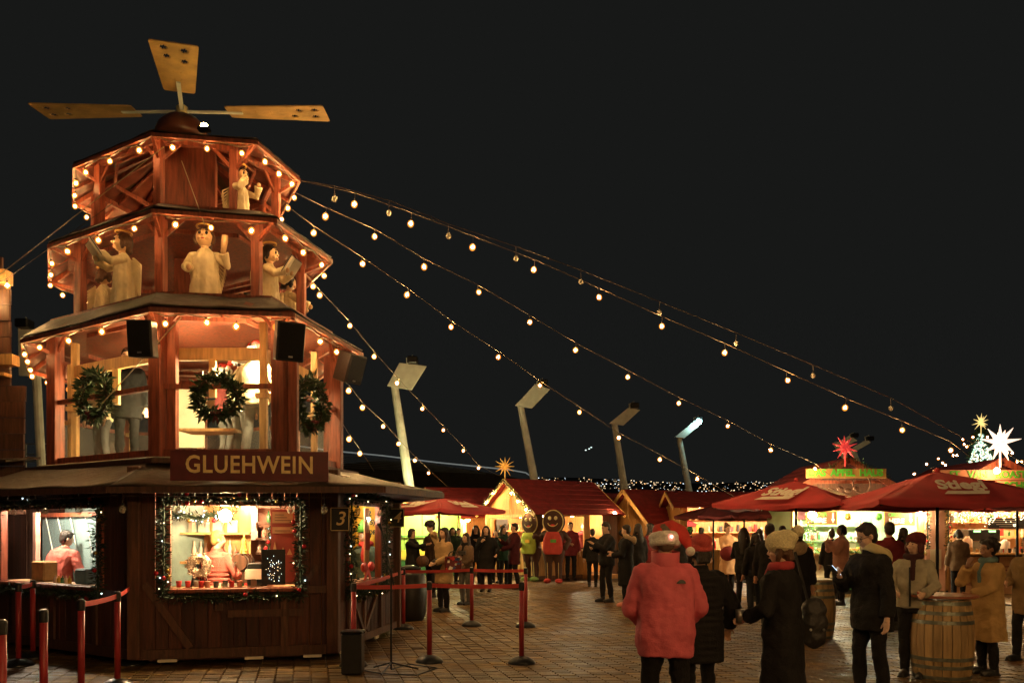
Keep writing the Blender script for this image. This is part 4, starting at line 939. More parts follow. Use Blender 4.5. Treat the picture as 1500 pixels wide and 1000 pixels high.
def hats(F, t, kind, vs):
    R = F.Rh
    if kind.startswith('santa'):
        sd = -1 if kind.endswith('L') else 1
        mb = MB(); mb.tube([F.H((0, .015, 1.64)), F.H((0, .02, 1.690)), F.H((sd*.045, .035, 1.705)), F.H((sd*.115, .06, 1.675)), F.H((sd*.155, .08, 1.61)), F.H((sd*.170, .09, 1.54))], [.112, .102, .082, .062, .042, .018], 16)
        o = part('hat', mb, mat('santa_red', (.60, .05, .04), .85, .15, 20, .3, 80), t, world=False); remesh(o, .010, 2, .012, .05)
        mb = MB(); mb.torus(F.H((0, .022, 1.605)), .090, .034, 24, 10, R @ Matrix.Rotation(.10, 3, 'X')); mb.torus(F.H((0, .020, 1.650)), .094, .034, 24, 10, R @ Matrix.Rotation(.10, 3, 'X')); o = part('fur_brim', mb, mat('white_fur', (.92, .88, .82), .95, .15, 40, .8, 120), t, world=False); remesh(o, .010, 1, .015, .02)
        mb = MB(); mb.ball(F.H((sd*.175, .10, 1.535)), .036, 14, 10); o = part('pompom', mb, MATS['white_fur'], t, world=False, smooth=True)
    if kind.startswith('beanie'):
        m = {'beanie_cream': mat('cream_knit', (.85, .76, .46), .95, .2, 60, .9, 90), 'beanie_red': mat('dark_red_knit', (.14, .015, .02), .95, .2, 60, .8, 90), 'beanie_pink': mat('pink_knit', (.6, .09, .08), .9, .2, 60, .6, 90), 'beanie_green': mat('green_knit', (.05, .2, .05), .9)}[kind]
        q = 1.14 if kind == 'beanie_cream' else 1.
        mb = MB(); mb.ball(F.H((0, .020, 1.700)), (.105*q, .118*q, .098*q), 18, 12, R); mb.ball(F.H((0, .06*q, 1.735)), (.095*q, .10*q, .070*q), 14, 10, R)
        for i in range(2): mb.torus(F.H((0, .018, 1.668+.022*i)), (.098-.002*i)*(1+(q-1)*.4), .020, 24, 8, R @ Matrix.Rotation(-.12, 3, 'X'))
        o = part('beanie', mb, m, t, world=False); remesh(o, .009, 1, .012, .03)
        if kind == 'beanie_cream':
            mb = MB(); random.seed(3)
            for i in range(30): mb.ball(F.H(Vector((-.0, .185, 1.79))+rrot() @ Vector((0, .03, 0))), .026, 6, 5)
            o = part('pompom', mb, m, t, world=False); remesh(o, .009, 1, .02, .015)
    if kind == 'elf':
        mb = MB(); mb.tube([F.H((0, .015, 1.70)), F.H((0, .03, 1.80)), F.H((.02, .05, 1.88))], [.105, .06, .01], 14); part('hat', mb, GRNW, t, world=False, smooth=True)
def scarf(m):
    def f(F, t):
        mb = MB(); mb.torus(F.nb+Vector((0, -.005, .03)), .078, .045, 20, 8, Matrix.Rotation(.12, 3, 'X')); mb.tube([F.nb+Vector((.03, -.11, .0)), F.bend((.03, -.15, 1.33)), F.bend((.03, -.155, 1.2))], [.035, .04, .035], 8, sq=.5)
        o = part('scarf', mb, m, t, world=False); remesh(o, .014, 2, .02, .05)
    return f
cloth = lambda n, c, **k: mat(n, c, k.pop('rough', .85), k.pop('var', .2), 8, .35, 60, spec=.15, **k)
PBLK = cloth('black_trousers', (.017, .016, .017)); CBLK = cloth('black_coat', (.019, .018, .019)); PNAV = cloth('dark_jeans', (.030, .034, .045)); PGRY = cloth('grey_trousers', (.10, .10, .095))
CRED = mat('red_jacket_shell', (.64, .12, .16), .75, .12, 5, .25, 90); CBEI = cloth('beige_coat', (.45, .31, .16)); CGRY = cloth('grey_brown_coat', (.16, .11, .075)); CPNK = cloth('peach_coat', (.62, .36, .20))
CCAM = cloth('camel_coat', (.46, .29, .12)); CMAR = cloth('maroon_jacket', (.20, .03, .035)); CVST = cloth('pink_red_quilt', (.62, .16, .13)); CRDK = cloth('dark_red_plaid', (.16, .03, .03)); CWHT = cloth('pale_grey_fleece', (.42, .38, .28)); CSAL = cloth('salmon_puffer', (.50, .25, .18)); CCRE = cloth('cream_shirt', (.62, .55, .34))
FUR = mat('tan_fur', (.42, .30, .18), .95, .3, 40, .8, 100); PALE = mat('pale_skin', (.66, .42, .30), .5, .1, 9)
MATS_P = mat('pitch_black_trousers', (.004, .004, .004), .9, spec=.1)
# --- foreground
def red_extra(F, t):
    mb = MB(); mb.slab([Vector((x, 0, z)) for x, z in ((-.030, 0), (.028, 0), (.026, .012), (.012, .024), (-.008, .023), (-.022, .012))], (0, .006, 0))
    me = MB(); me.v = [tuple(F.bend((-.10-v[0]*1.2, .163+v[1], 1.30+v[2]*1.2))) for v in mb.v]; me.f = mb.f; me.m = mb.m; part('chest_logo', me, BLACK, t, world=False)
    c = MB(); c.tube([F.nb+Vector((0, .015, -.055)), F.nb+Vector((0, .02, .0)), F.nb+Vector((0, .028, .085))], [.118, .106, .108], 20, cap=False); o = part('collar', c, CRED, t, world=False, smooth=True); so = o.modifiers.new('s', 'SOLIDIFY'); so.thickness = .012
    l = MB(); l.ball(F.H((-.03, .150, 1.64)), .010, 8, 6); part('blinking_light', l, glow('hat_led', (1, .25, .2), 12), t, world=False)
person(975, 6.25, 1.70, 176, 'man in a red hip length jacket and santa hat seen from behind, nearest of all', CRED, PBLK, 'short', mat('grey_hair', (.14, .10, .07), .6, .3, 40), hem=.76, grow=.044, disp=.05, hands={-1: (-.16, -.24, .98), 1: (.16, -.24, .98)}, hat='santaL', lean=.08, build=1.0, sh=1., belly=.03, extra=red_extra, head=(.05, .1), flare=.12, collar=False, stance=.13)
person(1024, 7.1, 1.58, 195, 'person in black puffy coat and pink red knit hat right of the man in red', CBLK, PBLK, 'bob', hat='beanie_pink', hem=.62, grow=.055, puff=True, hands={-1: (-.36, -.10, .92), 1: (.2, -.25, 1.0)}, build=1.05)
def bk(F, t): pass
wb, FB = person(1147, 6.95, 1.60, -128, 'woman in a cream bobble beanie and long black coat holding a cup', CBLK, PBLK, 'bob', HAIRB, PALE, hem=.42, grow=.045, flare=.06, hat='beanie_cream', head=(.35, .08), hands={1: (.17, -.27, 1.02), -1: (-.24, -.05, .85)}, face=True, lean=.05, build=1.02, extra=scarf(mat('red_lining', (.4, .04, .05), .8)))
ph, FP = person(1277, 8.1, 1.72, -72, 'man in glasses and black coat with pale hood looking at his phone', CBLK, PBLK, 'short', None, PALE, hem=.72, grow=.045, lean=.06, head=(-.12, .28), hands={-1: (-.10, -.30, 1.24), 1: (.26, -.05, .84)}, hood=mat('cream_hood', (.60, .50, .26), .9, .2, 8, .3, 60), step=.06)
gl_ = MB()
for k in (-1, 1): gl_.torus(FP.H((k*.034, -.094, 1.626)), .024, .0028, 14, 5, FP.Rh @ Matrix.Rotation(math.pi/2, 3, 'X')); gl_.tube([FP.H((k*.058, -.09, 1.63)), FP.H((k*.082, .0, 1.635))], .0025, 4)
part('glasses', gl_, BLACK, ph, world=False)
person(1338, 9.55, 1.60, -40, 'woman in a dark red knit hat and pale zip jacket at the barrel table', CWHT, PBLK, 'bob', mat('red_brown_hair', (.10, .02, .02), .6), PALE, hem=.86, grow=.03, hat='beanie_red', hands={1: (.20, -.32, 1.05), -1: (-.14, -.28, 1.06)}, extra=lambda F, t: (scarf(mat('dark_scarf', (.05, .012, .014), .9))(F, t), part('zip', MB().tube([F.bend((-.0, -.155, 1.36)), F.bend((0, -.155, 1.1)), F.bend((0, -.158, .88))], .012, 5), BLACK, t, world=False)), head=(-.35, -.15))
person(1447, 9.7, 1.545, -78, 'woman with curly black hair in a long camel coat eating at the barrel table', CCAM, PBLK, 'curly', None, mat('deep_skin', (.30, .15, .09), .5, .1, 9), hem=.45, grow=.042, flare=.10, hands={-1: (-.08, -.24, 1.40), 1: (.12, -.36, 1.05)}, extra=scarf(mat('teal_scarf', (.12, .20, .20), .9)), head=(0, .05))
person(1506, 10.7, 1.58, -70, 'person in a brown coat cut by the right edge of the picture', cloth('brown_coat', (.26, .17, .08)), PBLK, 'short', hem=.66, grow=.04, hands={-1: (-.14, -.25, 1.1)}, step=.1)
# --- middle distance
person(1166, 12.6, 1.70, 178, 'person in a black coat with beige hood, seen from behind by the beanie', CBLK, PBLK, 'bob', hem=.6, grow=.045, hood=FUR, head=(.2, .05))
person(1128, 14.5, 1.76, 150, 'man in black standing behind the woman with the cream beanie', CBLK, PBLK, 'short', hem=.78, grow=.03)
person(1106, 16.4, 1.60, 200, 'person in dark clothes between the long haired woman and the man in black', PBLK, PNAV, 'long', hem=.8)
person(1066, 21.5, 1.80, 18, 'woman in a knee length peach coat holding food beside the far stall', CPNK, PBLK, 'bun', HAIRB, PALE, hem=.52, grow=.03, flare=.14, hands={-1: (-.05, -.30, 1.20), 1: (.10, -.30, 1.22)}, shoes=CMAR)
person(1090, 17.8, 1.70, 150, 'woman with long black hair and black bell shaped trousers facing the peach coat', CBLK, PBLK, 'verylong', hem=.78, grow=.035, hands={-1: (-.3, -.22, 1.08), 1: (.12, -.3, 1.15)}, step=.08)
person(1232, 18.6, 1.76, -100, 'woman in a salmon puffer eating at the green stall counter', CSAL, PBLK, 'bob', hem=.72, grow=.05, puff=True, hands={-1: (-.06, -.26, 1.42), 1: (.12, -.28, 1.32)})
person(1302, 14.0, 1.78, 178, 'person in a maroon jacket with a gold edged collar under the right order board', CMAR, PBLK, 'short', hem=.8, grow=.04, collar=True)
person(889, 19.3, 1.83, -68, 'tall man in glasses and black coat looking down at his hands', CBLK, PBLK, 'short', None, PALE, hem=.8, grow=.04, head=(0, .3), hands={-1: (-.06, -.34, 1.18), 1: (.06, -.36, 1.28)}, step=.05)
person(917, 18.3, 1.76, -105, 'person in a long black coat with fur hood and pink boots', CBLK, PBLK, 'short', None, PALE, hem=.45, grow=.05, hood=FUR, head=(-.1, .05), shoes=mat('pink_boot', (.7, .25, .2), .7, .1), shoeh=.12, hands={-1: (-.1, -.3, 1.15), 1: (.14, -.28, 1.1)})
person(934, 20.4, 1.80, -150, 'woman with a raised arm behind the pink booted person', CBLK, PBLK, 'long', hem=.7, grow=.035, hands={1: (.12, -.2, 1.6)})
person(951, 21.6, 1.82, -120, 'woman with long dark hair in a dim red coat left of the santa hat', CMAR, PBLK, 'long', hem=.62, grow=.035)
person(1010, 26., 1.70, 180, 'distant person in a green cap right of the santa hat', CBLK, PBLK, 'short', hat='beanie_green', hem=.8)
person(1027, 24., 1.72, 170, 'distant dark haired person waiting at the bright stall', CBLK, PBLK, 'short', hem=.76)
for px_, d_, h_, y_, c_, hk_, lb_ in ((1112, 19.5, 1.68, 190, CBLK, 'long', 'woman in black far behind the bobble beanie, facing the stalls'), (1146, 18.6, 1.74, 165, PNAV, 'short', 'person in navy under the left edge of the middle red umbrella'), (1218, 20.3, 1.66, 175, CBLK, 'bun', 'person with a hair bun at the apple stall counter, seen from behind'), (1322, 17.2, 1.70, 200, CBLK, 'long', 'long haired person behind the maroon jacket'),
    (1404, 19.8, 1.66, 170, CGRY, 'bob', 'person in grey brown waiting at the right food stall'), (836, 27.6, 1.9, 12, CMAR, 'short', 'tall person in dark red just right of the red apron costume'), (727, 26.4, 1.66, -25, CBLK, 'bob', 'person in black half hidden behind the green jacket'), (672, 27.0, 1.7, 30, PNAV, 'short', 'distant person in navy under the left umbrella'), (1000, 23.0, 1.66, 150, CBLK, 'long', 'dark haired woman between the santa hat and the pink knit hat'), (868, 24.5, 1.68, 170, CBLK, 'short', 'person in black just left of the tall man with glasses')):
    person(px_, d_, h_, y_, lb_, c_, PBLK, hk_, None, PALE, hem=.74, grow=.03, hands={-1: (-.1, -.28, 1.1)})
# --- left middle group behind the belts
person(604, 20.6, 1.68, 62, 'woman in a long black coat reaching her arm out to the fluffy haired man', CBLK, PBLK, 'bob', hem=.50, grow=.03, flare=.05, hands={-1: (-.08, -.50, 1.36), 1: (.25, -.05, .85)})
person(632, 20.8, 1.84, -60, 'man with big fluffy dark hair among the left crowd', cloth('dark_brown_coat', (.05, .03, .022)), PBLK, 'fluffy', None, PALE, hem=.7, grow=.03, head=(0, .25), hands={-1: (-.05, -.32, 1.2)})
person(650, 17.1, 1.70, -48, 'woman in a beige coat lifting a hand to her long dark hair', CBEI, PBLK, 'verylong', None, PALE, hem=.60, grow=.04, flare=.06, hands={-1: (-.13, -.12, 1.62), 1: (.10, -.30, 1.02)}, shoeh=.2)
person(682, 18.7, 1.58, -38, 'woman in a grey brown jacket and dark scarf with a food box in her hand', CGRY, PGRY, 'long', None, PALE, hem=.80, grow=.035, hands={-1: (-.05, -.32, 1.12), 1: (.14, -.26, 1.0)}, extra=scarf(PBLK))
person(663, 25.5, 1.72, 15, 'distant long haired woman in dark green framed by the lit stall', cloth('dark_green_coat', (.03, .06, .04)), PBLK, 'long', None, PALE, hem=.7)
person(697, 24.6, 1.78, -10, 'woman with a raised hand just left of the tall long coated woman', CBLK, PBLK, 'long', None, SKIN, hem=.7, hands={1: (.1, -.3, 1.3)})
person(712, 22.6, 1.76, -8, 'tall woman in a long black open coat with long dark hair', CBLK, PBLK, 'verylong', None, PALE, hem=.48, grow=.035, flare=.12, hands={-1: (-.07, -.24, 1.34), 1: (.3, -.15, .98)}, extra=None)
person(738, 24.8, 1.78, 40, 'woman in a dark green jacket reaching out towards the couple', cloth('bottle_green_jacket', (.02, .05, .03)), PBLK, 'long', None, PALE, hem=.74, hands={-1: (-.1, -.4, 1.1), 1: (.12, -.42, 1.12)})
person(753, 23.6, 1.84, -80, 'tall man in a dark red coat and short trousers turning to the costume figure', cloth('wine_coat', (.07, .015, .02)), PBLK, 'short', None, SKIN, hem=.66, grow=.04, hands={-1: (-.05, -.36, 1.3), 1: (.08, -.36, 1.05)}, step=.1)
person(854, 29.6, 1.70, 5, 'man in a dark red plaid jacket standing in the bright chalet doorway', CRDK, PBLK, 'short', None, PALE, z0=.17, hem=.86, grow=.03, hands={-1: (-.2, -.12, .9), 1: (.14, -.16, 1.05)}, stance=.14)
# --- costumed figures with round biscuit shaped heads
CHOC = mat('brown_plush', (.07, .030, .020), .9, .25, 20, .4, 60); ICE = mat('cream_piping', (.62, .50, .22), .7)
def mascot(px, d, h, yaw, apron, shoem, label, hands):
    loc = G(px, d); t = thing('person', loc, label, 'person', 'people in biscuit costumes', math.radians(yaw)); s_ = h/2.0; t.scale = (s_,)*3
    F = Fig(0, (0, 0), hands, .14, 0, 1.5); mb = MB(); F.torso(mb, .03, .75)
    for k in (-1, 1): F.arm(mb, k, .022, 1.0, (.06, .055, .05)); F.leg(mb, k, .05); mb.ball(F.ha[k]+Vector((0, -.02, -.02)), (.06, .06, .075), 10, 8)
    o = part('costume', mb, CHOC, t, world=False); remesh(o, .02, 2)
    hd_ = MB(); R = Matrix.Rotation(math.pi/2, 3, 'X'); hd_.lathe([(.20, -.22), (.275, -.19), (.30, -.10), (.30, .12), (.25, .20)], 28, (0, .06, 1.70), R, sy=1.12)
    part('costume_head', hd_, CHOC, t, world=False, smooth=True)
    rm = MB(); rm.torus((0, -.115, 1.70), .285, .016, 30, 6, R @ Matrix.Scale(1.12, 3, (0,1,0)))
    part('cream_rim', rm, ICE, t, world=False, smooth=True)
    for k in (-1, 1): part('eye', MB().ball((k*.085, -.175, 1.80), (.048, .02, .055), 12, 8), mat('costume_eye', (.8, .72, .4), .4), t, world=False, smooth=True)
    part('smile', MB().tube([Vector((.15*math.sin(a), -.18, 1.72-.15*math.cos(a))) for a in [(-1.15+2.3*i/10) for i in range(11)]], .012, 6), ICE, t, world=False)
    part('tongue', MB().ball((0, -.168, 1.60), (.07, .015, .03), 10, 6), RED, t, world=False)
    ap = MB(); rings = []
    for z, w in ((.80, .20), (.84, .25), (.95, .28), (1.1, .28), (1.25, .25), (1.42, .17)):
        rings.append((z, w))
    vs = []; n = 9
    for z, w in rings:
        for i in range(n): x = w*(2*i/(n-1)-1); vs.append(Vector((x, -.235+.55*x*x*1.4, z)))
    fs_ = [(j*n+i, j*n+i+1, (j+1)*n+i+1, (j+1)*n+i) for j in range(len(rings)-1) for i in range(n-1)]
    ap.add(vs, fs_); o = part('apron', ap, apron, t, world=False, smooth=True); so = o.modifiers.new('s', 'SOLIDIFY'); so.thickness = .02
    part('apron_badge', MB().box((.03, -.262, 1.17), (.16, .012, .09)), GRNW if apron is not GRNA else YEL, t, world=False)
    for k in (-1, 1):
        part('leg_stripe', MB().tube([F.hip[k]+Vector((k*.02, -.13, -.1)), F.kn[k]+Vector((k*.015, -.10, 0)), F.an[k]+Vector((k*.01, -.085, .04))], .010, 5), ICE, t, world=False)
        part('shoe', MB().ball(F.an[k]+Vector((k*.02, -.10, -.02)), (.10, .19, .07), 14, 8), shoem, t, world=False, smooth=True)
GRNA = cloth('lime_apron', (.36, .44, .08)); REDA = cloth('red_apron', (.50, .07, .06))
mascot(779, 27.4, 2.18, -38, GRNA, cloth('lime_shoe', (.30, .48, .16)), 'costumed figure with a brown biscuit head and lime green apron', {1: (.62, .02, 1.25), -1: (-.25, -.25, 1.05)})
mascot(811, 26.3, 2.22, -12, REDA, cloth('red_shoe', (.55, .06, .05)), 'costumed figure with a brown biscuit head and red apron', {-1: (-.55, .0, 1.3), 1: (.35, -.05, 1.0)})
# --- staff inside the tower
person(0, 0, 1.64, 152, 'server in a pink red quilted vest turned away in the front window', CVST, PBLK, 'short', mat('blond_hair', (.42, .26, .08), .5, .3, 40), PALE, loc=f1.p(.86, .78, .1)-Vector((0,0,.1)), hem=.86, grow=.04, puff=True, hands={-1: (-.26, -.30, 1.12), 1: (.2, -.2, 1.05)}, head=(-.6, .1), vs=.012, z0=0)
person(0, 0, 1.62, 70, 'long haired server in red bending at the back of the front bar', CMAR, PBLK, 'verylong', HAIRB, PALE, loc=f1.p(1.50, 1.35, 0), hem=.8, lean=.25, hands={1: (.1, -.4, 1.1)})
person(0, 0, 1.66, 160, 'worker in a red quilted jacket leaning over the counter in the left window', CVST, PBLK, 'short', HAIRD, PALE, loc=f2.p(.80, .62, 0), hem=.9, grow=.05, lean=.30, build=1.12, hands={-1: (-.22, -.35, 1.0), 1: (.26, -.35, 1.0)}, head=(-.5, .1), vs=.012)
person(0, 0, 1.70, -25, 'server with a green elf hat and dark jacket in the side window', mat('dark_green_fleece', (.03, .05, .04), .9), PBLK, 'short', HAIRD, PALE, loc=f3.p(2.28, .27, 0), hem=.8, hat='elf', lean=.12, head=(-.3, .3), vs=.012, extra=scarf(mat('lanyard', (.5, .03, .03), .6)))
person(0, 0, 1.72, 20, 'dark clothed person with a red lapel between the left posts of the first gallery', mat('pitch_black_cloth', (.004, .004, .004), .9, spec=.1), MATS_P, 'short', None, PALE, loc=W(186, 600, 12.4).to_tuple()[:2]+(DD,), hem=.7, grow=.05, vs=.016, extra=lambda F, t: part('lapel', MB().tube([F.bend((-.08, -.15, 1.40)), F.bend((-.10, -.17, 1.2)), F.bend((-.09, -.17, 1.0))], .02, 6), RED, t, world=False))
person(0, 0, 1.62, -30, 'musician in a pale shirt bending behind the left part of the first gallery', CCRE, PGRY, 'short', None, PALE, loc=W(150, 600, 13.2).to_tuple()[:2]+(DD,), hem=.8, lean=.3, vs=.018)
# band on the first gallery
person(0, 0, 1.66, 165, 'musician in a cream shirt and santa hat, right of the gallery wreath', CCRE, PGRY, 'short', None, PALE, loc=W(374, 600, 11.75).to_tuple()[:2]+(DD,), hem=.84, grow=.03, hat='santaL', step=.1, vs=.014, hands={-1: (-.2, -.3, 1.15), 1: (.2, -.25, 1.1)})
person(0, 0, 1.62, 150, 'musician in a cream shirt and santa hat in the middle of the three', CCRE, PGRY, 'short', None, PALE, loc=W(353, 600, 12.3).to_tuple()[:2]+(DD,), hem=.84, grow=.03, hat='santa', vs=.016)
person(0, 0, 1.60, 140, 'musician with a red santa hat at the back, left of the other two', CRDK, PGRY, 'short', None, PALE, loc=W(331, 600, 13.0).to_tuple()[:2]+(DD,), hem=.84, grow=.03, hat='santa', vs=.016)
# ---------------------------------------------------------------- carved angels of the upper galleries
def angel(loc, yaw, h, label, prop, hands, headr=(0, 0), hairc=None):
    t = thing('angel_figure', loc, label, 'angel figure', 'cream robed angel figures', math.radians(yaw)); t.scale = (h/1.12,)*3
    mb = MB(); rings = []
    for z, a in ((0, .22), (.1, .215), (.3, .19), (.5, .17), (.62, .165), (.70, .15), (.76, .10), (.80, .06)):
        rings.append([Vector(((a+(.026*math.sin(7*k*2*math.pi/28)*(1-z))) * math.cos(2*math.pi*k/28), (a*.72+.024*math.cos(9*k*2*math.pi/28)*(1-z))*math.sin(2*math.pi*k/28), z)) for k in range(28)])
    mb.loft(rings)
    o = part('robe', mb, CREAM, t, world=False); 
    for k in (-1, 1):
        sl = MB(); s_ = Vector((k*.15, 0, .70)); e, hnd = ik(s_, Vector(hands[k]), .19, .20, (k*.6, .2, -.8))
        sl.tube([s_+Vector((-k*.05, 0, 0)), s_, e, e+(hnd-e)*.85], [.055, .066, .060, .072], 12)
        part('hand', MB().ball(hnd, (.036, .036, .042), 10, 8), FACE, t, world=False, smooth=True)
        o2 = part('sleeve', sl, CREAM, t, world=False); remesh(o2, .012, 2, .02, .05)
    remesh(o, .014, 1, .028, .07)
    R = Matrix.Rotation(headr[0], 3, 'Z') @ Matrix.Rotation(headr[1], 3, 'X'); hc = Vector((0, -.01, .94))
    hm = MB(); hm.ball(hc, (.115, .118, .125), 18, 14, R); hm.ball(hc+R @ Vector((0, -.122, -.012)), (.018, .022, .018), 8, 6); hm.tube([Vector((0,0,.78)), hc+Vector((0,0,-.08))], .05, 10)
    for k in (-1, 1): hm.ball(hc+R @ Vector((k*.05, -.085, -.045)), (.035, .03, .03), 8, 6)
    o = part('head', hm, FACE, t, world=False, smooth=True)
    for k in (-1, 1):
        e_ = MB(); e_.ball(hc+R @ Vector((k*.045, -.108, .020)), (.020, .012, .025), 10, 6, R); e_.tube([hc+R @ Vector((k*.025, -.112, .060)), hc+R @ Vector((k*.068, -.098, .062))], .005, 5); part('eye', e_, BLACK, t, world=False)
    part('mouth', MB().ball(hc+R @ Vector((0, -.113, -.058)), (.022, .008, .008), 8, 6), RED, t, world=False)
    hh = MB(); hh.ball(hc+R @ Vector((0, .022, .022)), (.128, .122, .128), 16, 12, R)
    for k in (-1, 1): hh.tube([hc+R @ Vector((k*.10, .0, .04)), hc+R @ Vector((k*.122, -.01, -.04)), hc+R @ Vector((k*.105, -.0, -.10))], [.03, .035, .02], 8)
    hh.tube([hc+R @ Vector((0, .08, 0)), hc+R @ Vector((0, .10, -.12))], [.09, .08], 12, sq=.6)
    o = part('hair', hh, hairc or HAIRB, t, world=False); remesh(o, .012, 1, .012, .03)
    part('halo', MB().torus(hc+Vector((0, .02, .15)), .105, .014, 26, 8, Matrix.Rotation(-.12, 3, 'X')), mat('halo_gold', (.75, .45, .12), .3, .1, metal=.5), t, world=False, smooth=True)
    for k in (-1, 1):
        w_ = MB()
        for i in range(9):
            a = i/8; p = Vector((k*(.05+.03*a), .13, .74-.03*i)); w_.tube([p, p+Vector((k*(.17-.10*a), .06, -.12-.02*i)), p+Vector((k*(.19-.13*a), .07, -.24-.02*i))], [.028, .024, .006], 6, sq=.5)
        part('wing', w_, CREAM, t, world=False)
    if prop == 'book':
        m_ = (Vector(hands[-1])+Vector(hands[1]))/2+Vector((0, -.03, .07)); Rb = Matrix.Rotation(.6, 3, 'X')
        for k in (-1, 1): part('cover', MB().box(m_+Rb @ Vector((k*.10, .012, 0)), (.20, .010, .30), Rb @ Matrix.Rotation(-k*.22, 3, 'Z')), BLACK, t, world=False); part('page', MB().box(m_+Rb @ Vector((k*.098, -.004, 0)), (.18, .018, .27), Rb @ Matrix.Rotation(-k*.22, 3, 'Z')), PAPER, t, world=False)
        for k in (-1, 1): part('cover_panel', MB().box(m_+Rb @ Vector((k*.102, .022, 0)), (.15, .006, .24), Rb @ Matrix.Rotation(-k*.22, 3, 'Z')), WHITE, t, world=False)
    if prop == 'baton': h_ = Vector(hands[1]); part('club', MB().tube([h_+Vector((0,0,-.04)), h_+Vector((.02,-.02,.12)), h_+Vector((.03,-.03,.2))], [.03, .045, .04], 10), FACE, t, world=False, smooth=True)
    if prop == 'drum':
        part('drum', MB().lathe([(.15, 0), (.155, .02), (.155, .10), (.15, .12)], 24, (-.02, -.30, .38)), mat('drum_cream', (.7, .5, .22), .4), t, world=False, smooth=True)
    return t
def at(px, d, z): return (((px-750)/FPX*d), d, z)
def vt(p): return (p[0], p[1], p[2])
angel(at(180, 11.75, DB), -58, 1.12, 'angel figure with a black framed song book, left front of the middle gallery', 'book', {-1: (-.12, -.33, .72), 1: (.10, -.30, .74)}, (0, -.12))
angel(at(300, 11.55, DB), 8, 1.13, 'angel figure with one raised club, alone in the centre of the middle gallery', 'baton', {-1: (-.17, -.15, .50), 1: (.26, -.12, .74)}, (0, -.15))
angel(at(395, 12.0, DB), 82, 1.04, 'angel figure with black hair reading from a book, right of the middle gallery', 'book', {-1: (-.10, -.32, .66), 1: (.10, -.30, .68)}, (0, .1), HAIRD)
angel(at(423, 13.3, DB), 120, 1.0, 'angel figure standing behind the reading one with its arms stretched to the right', None, {-1: (-.3, -.3, .5), 1: (.1, -.38, .52)}, (0, .1), HAIRD)
angel(at(152, 12.9, DB), 165, .98, 'angel figure with a drum at the far left of the middle gallery, turned away', 'drum', {-1: (-.1, -.3, .5), 1: (.1, -.3, .5)}, (0, .2), HAIRB)
angel(at(352, 12.35, DM), 75, .96, 'black haired angel figure with bent arms, the only one on the top gallery', None, {-1: (-.16, -.22, .80), 1: (.18, -.24, .82)}, (-.2, .1), HAIRD)
# ---------------------------------------------------------------- chalets
OCH = mat('ochre_plank', (.52, .27, .09), .6, .35, 4, .3, 30, stretch=(6, 6, .7), rnd=.15)
def lampb(p, r, col, L, label, group=None):
    t = lamp_bulb('stall_lamp', p, r, col, L, label, .1)
    if group: t['group'] = group
    return t
STW = {'n': 0}
def star(name, p, R_, m, label, n=9, stem=.35, core=.1, face_y=True):
    t = thing(name, p, label, 'star'); p = Vector(p); random.seed(len(label))
    b = MB().ball(p, R_*core*1.6, 10, 8); part('core', b, m, t, smooth=True)
    dirs = [(Vector((math.cos(2*math.pi*k/n+math.pi/2), rng(-.25, .25), math.sin(2*math.pi*k/n+math.pi/2))), rng(.88, 1.)) for k in range(n)]
    dirs += [(Vector((math.cos(2*math.pi*(k+.5)/n+1.2), rng(-1., -.6), math.sin(2*math.pi*(k+.5)/n+1.2))), .72) for k in range(n-3)]
    for d, l in dirs: d.normalize(); part('ray', MB().tube([p+d*R_*.08, p+d*R_*.3, p+d*R_*l], [R_*core*.75, R_*core*.85, .004], 6), m, t)
    if stem: part('stem', MB().tube([p-Vector((0,0,R_*.2)), p-Vector((0,0,R_+stem))], R_*.05, 6), m, t)
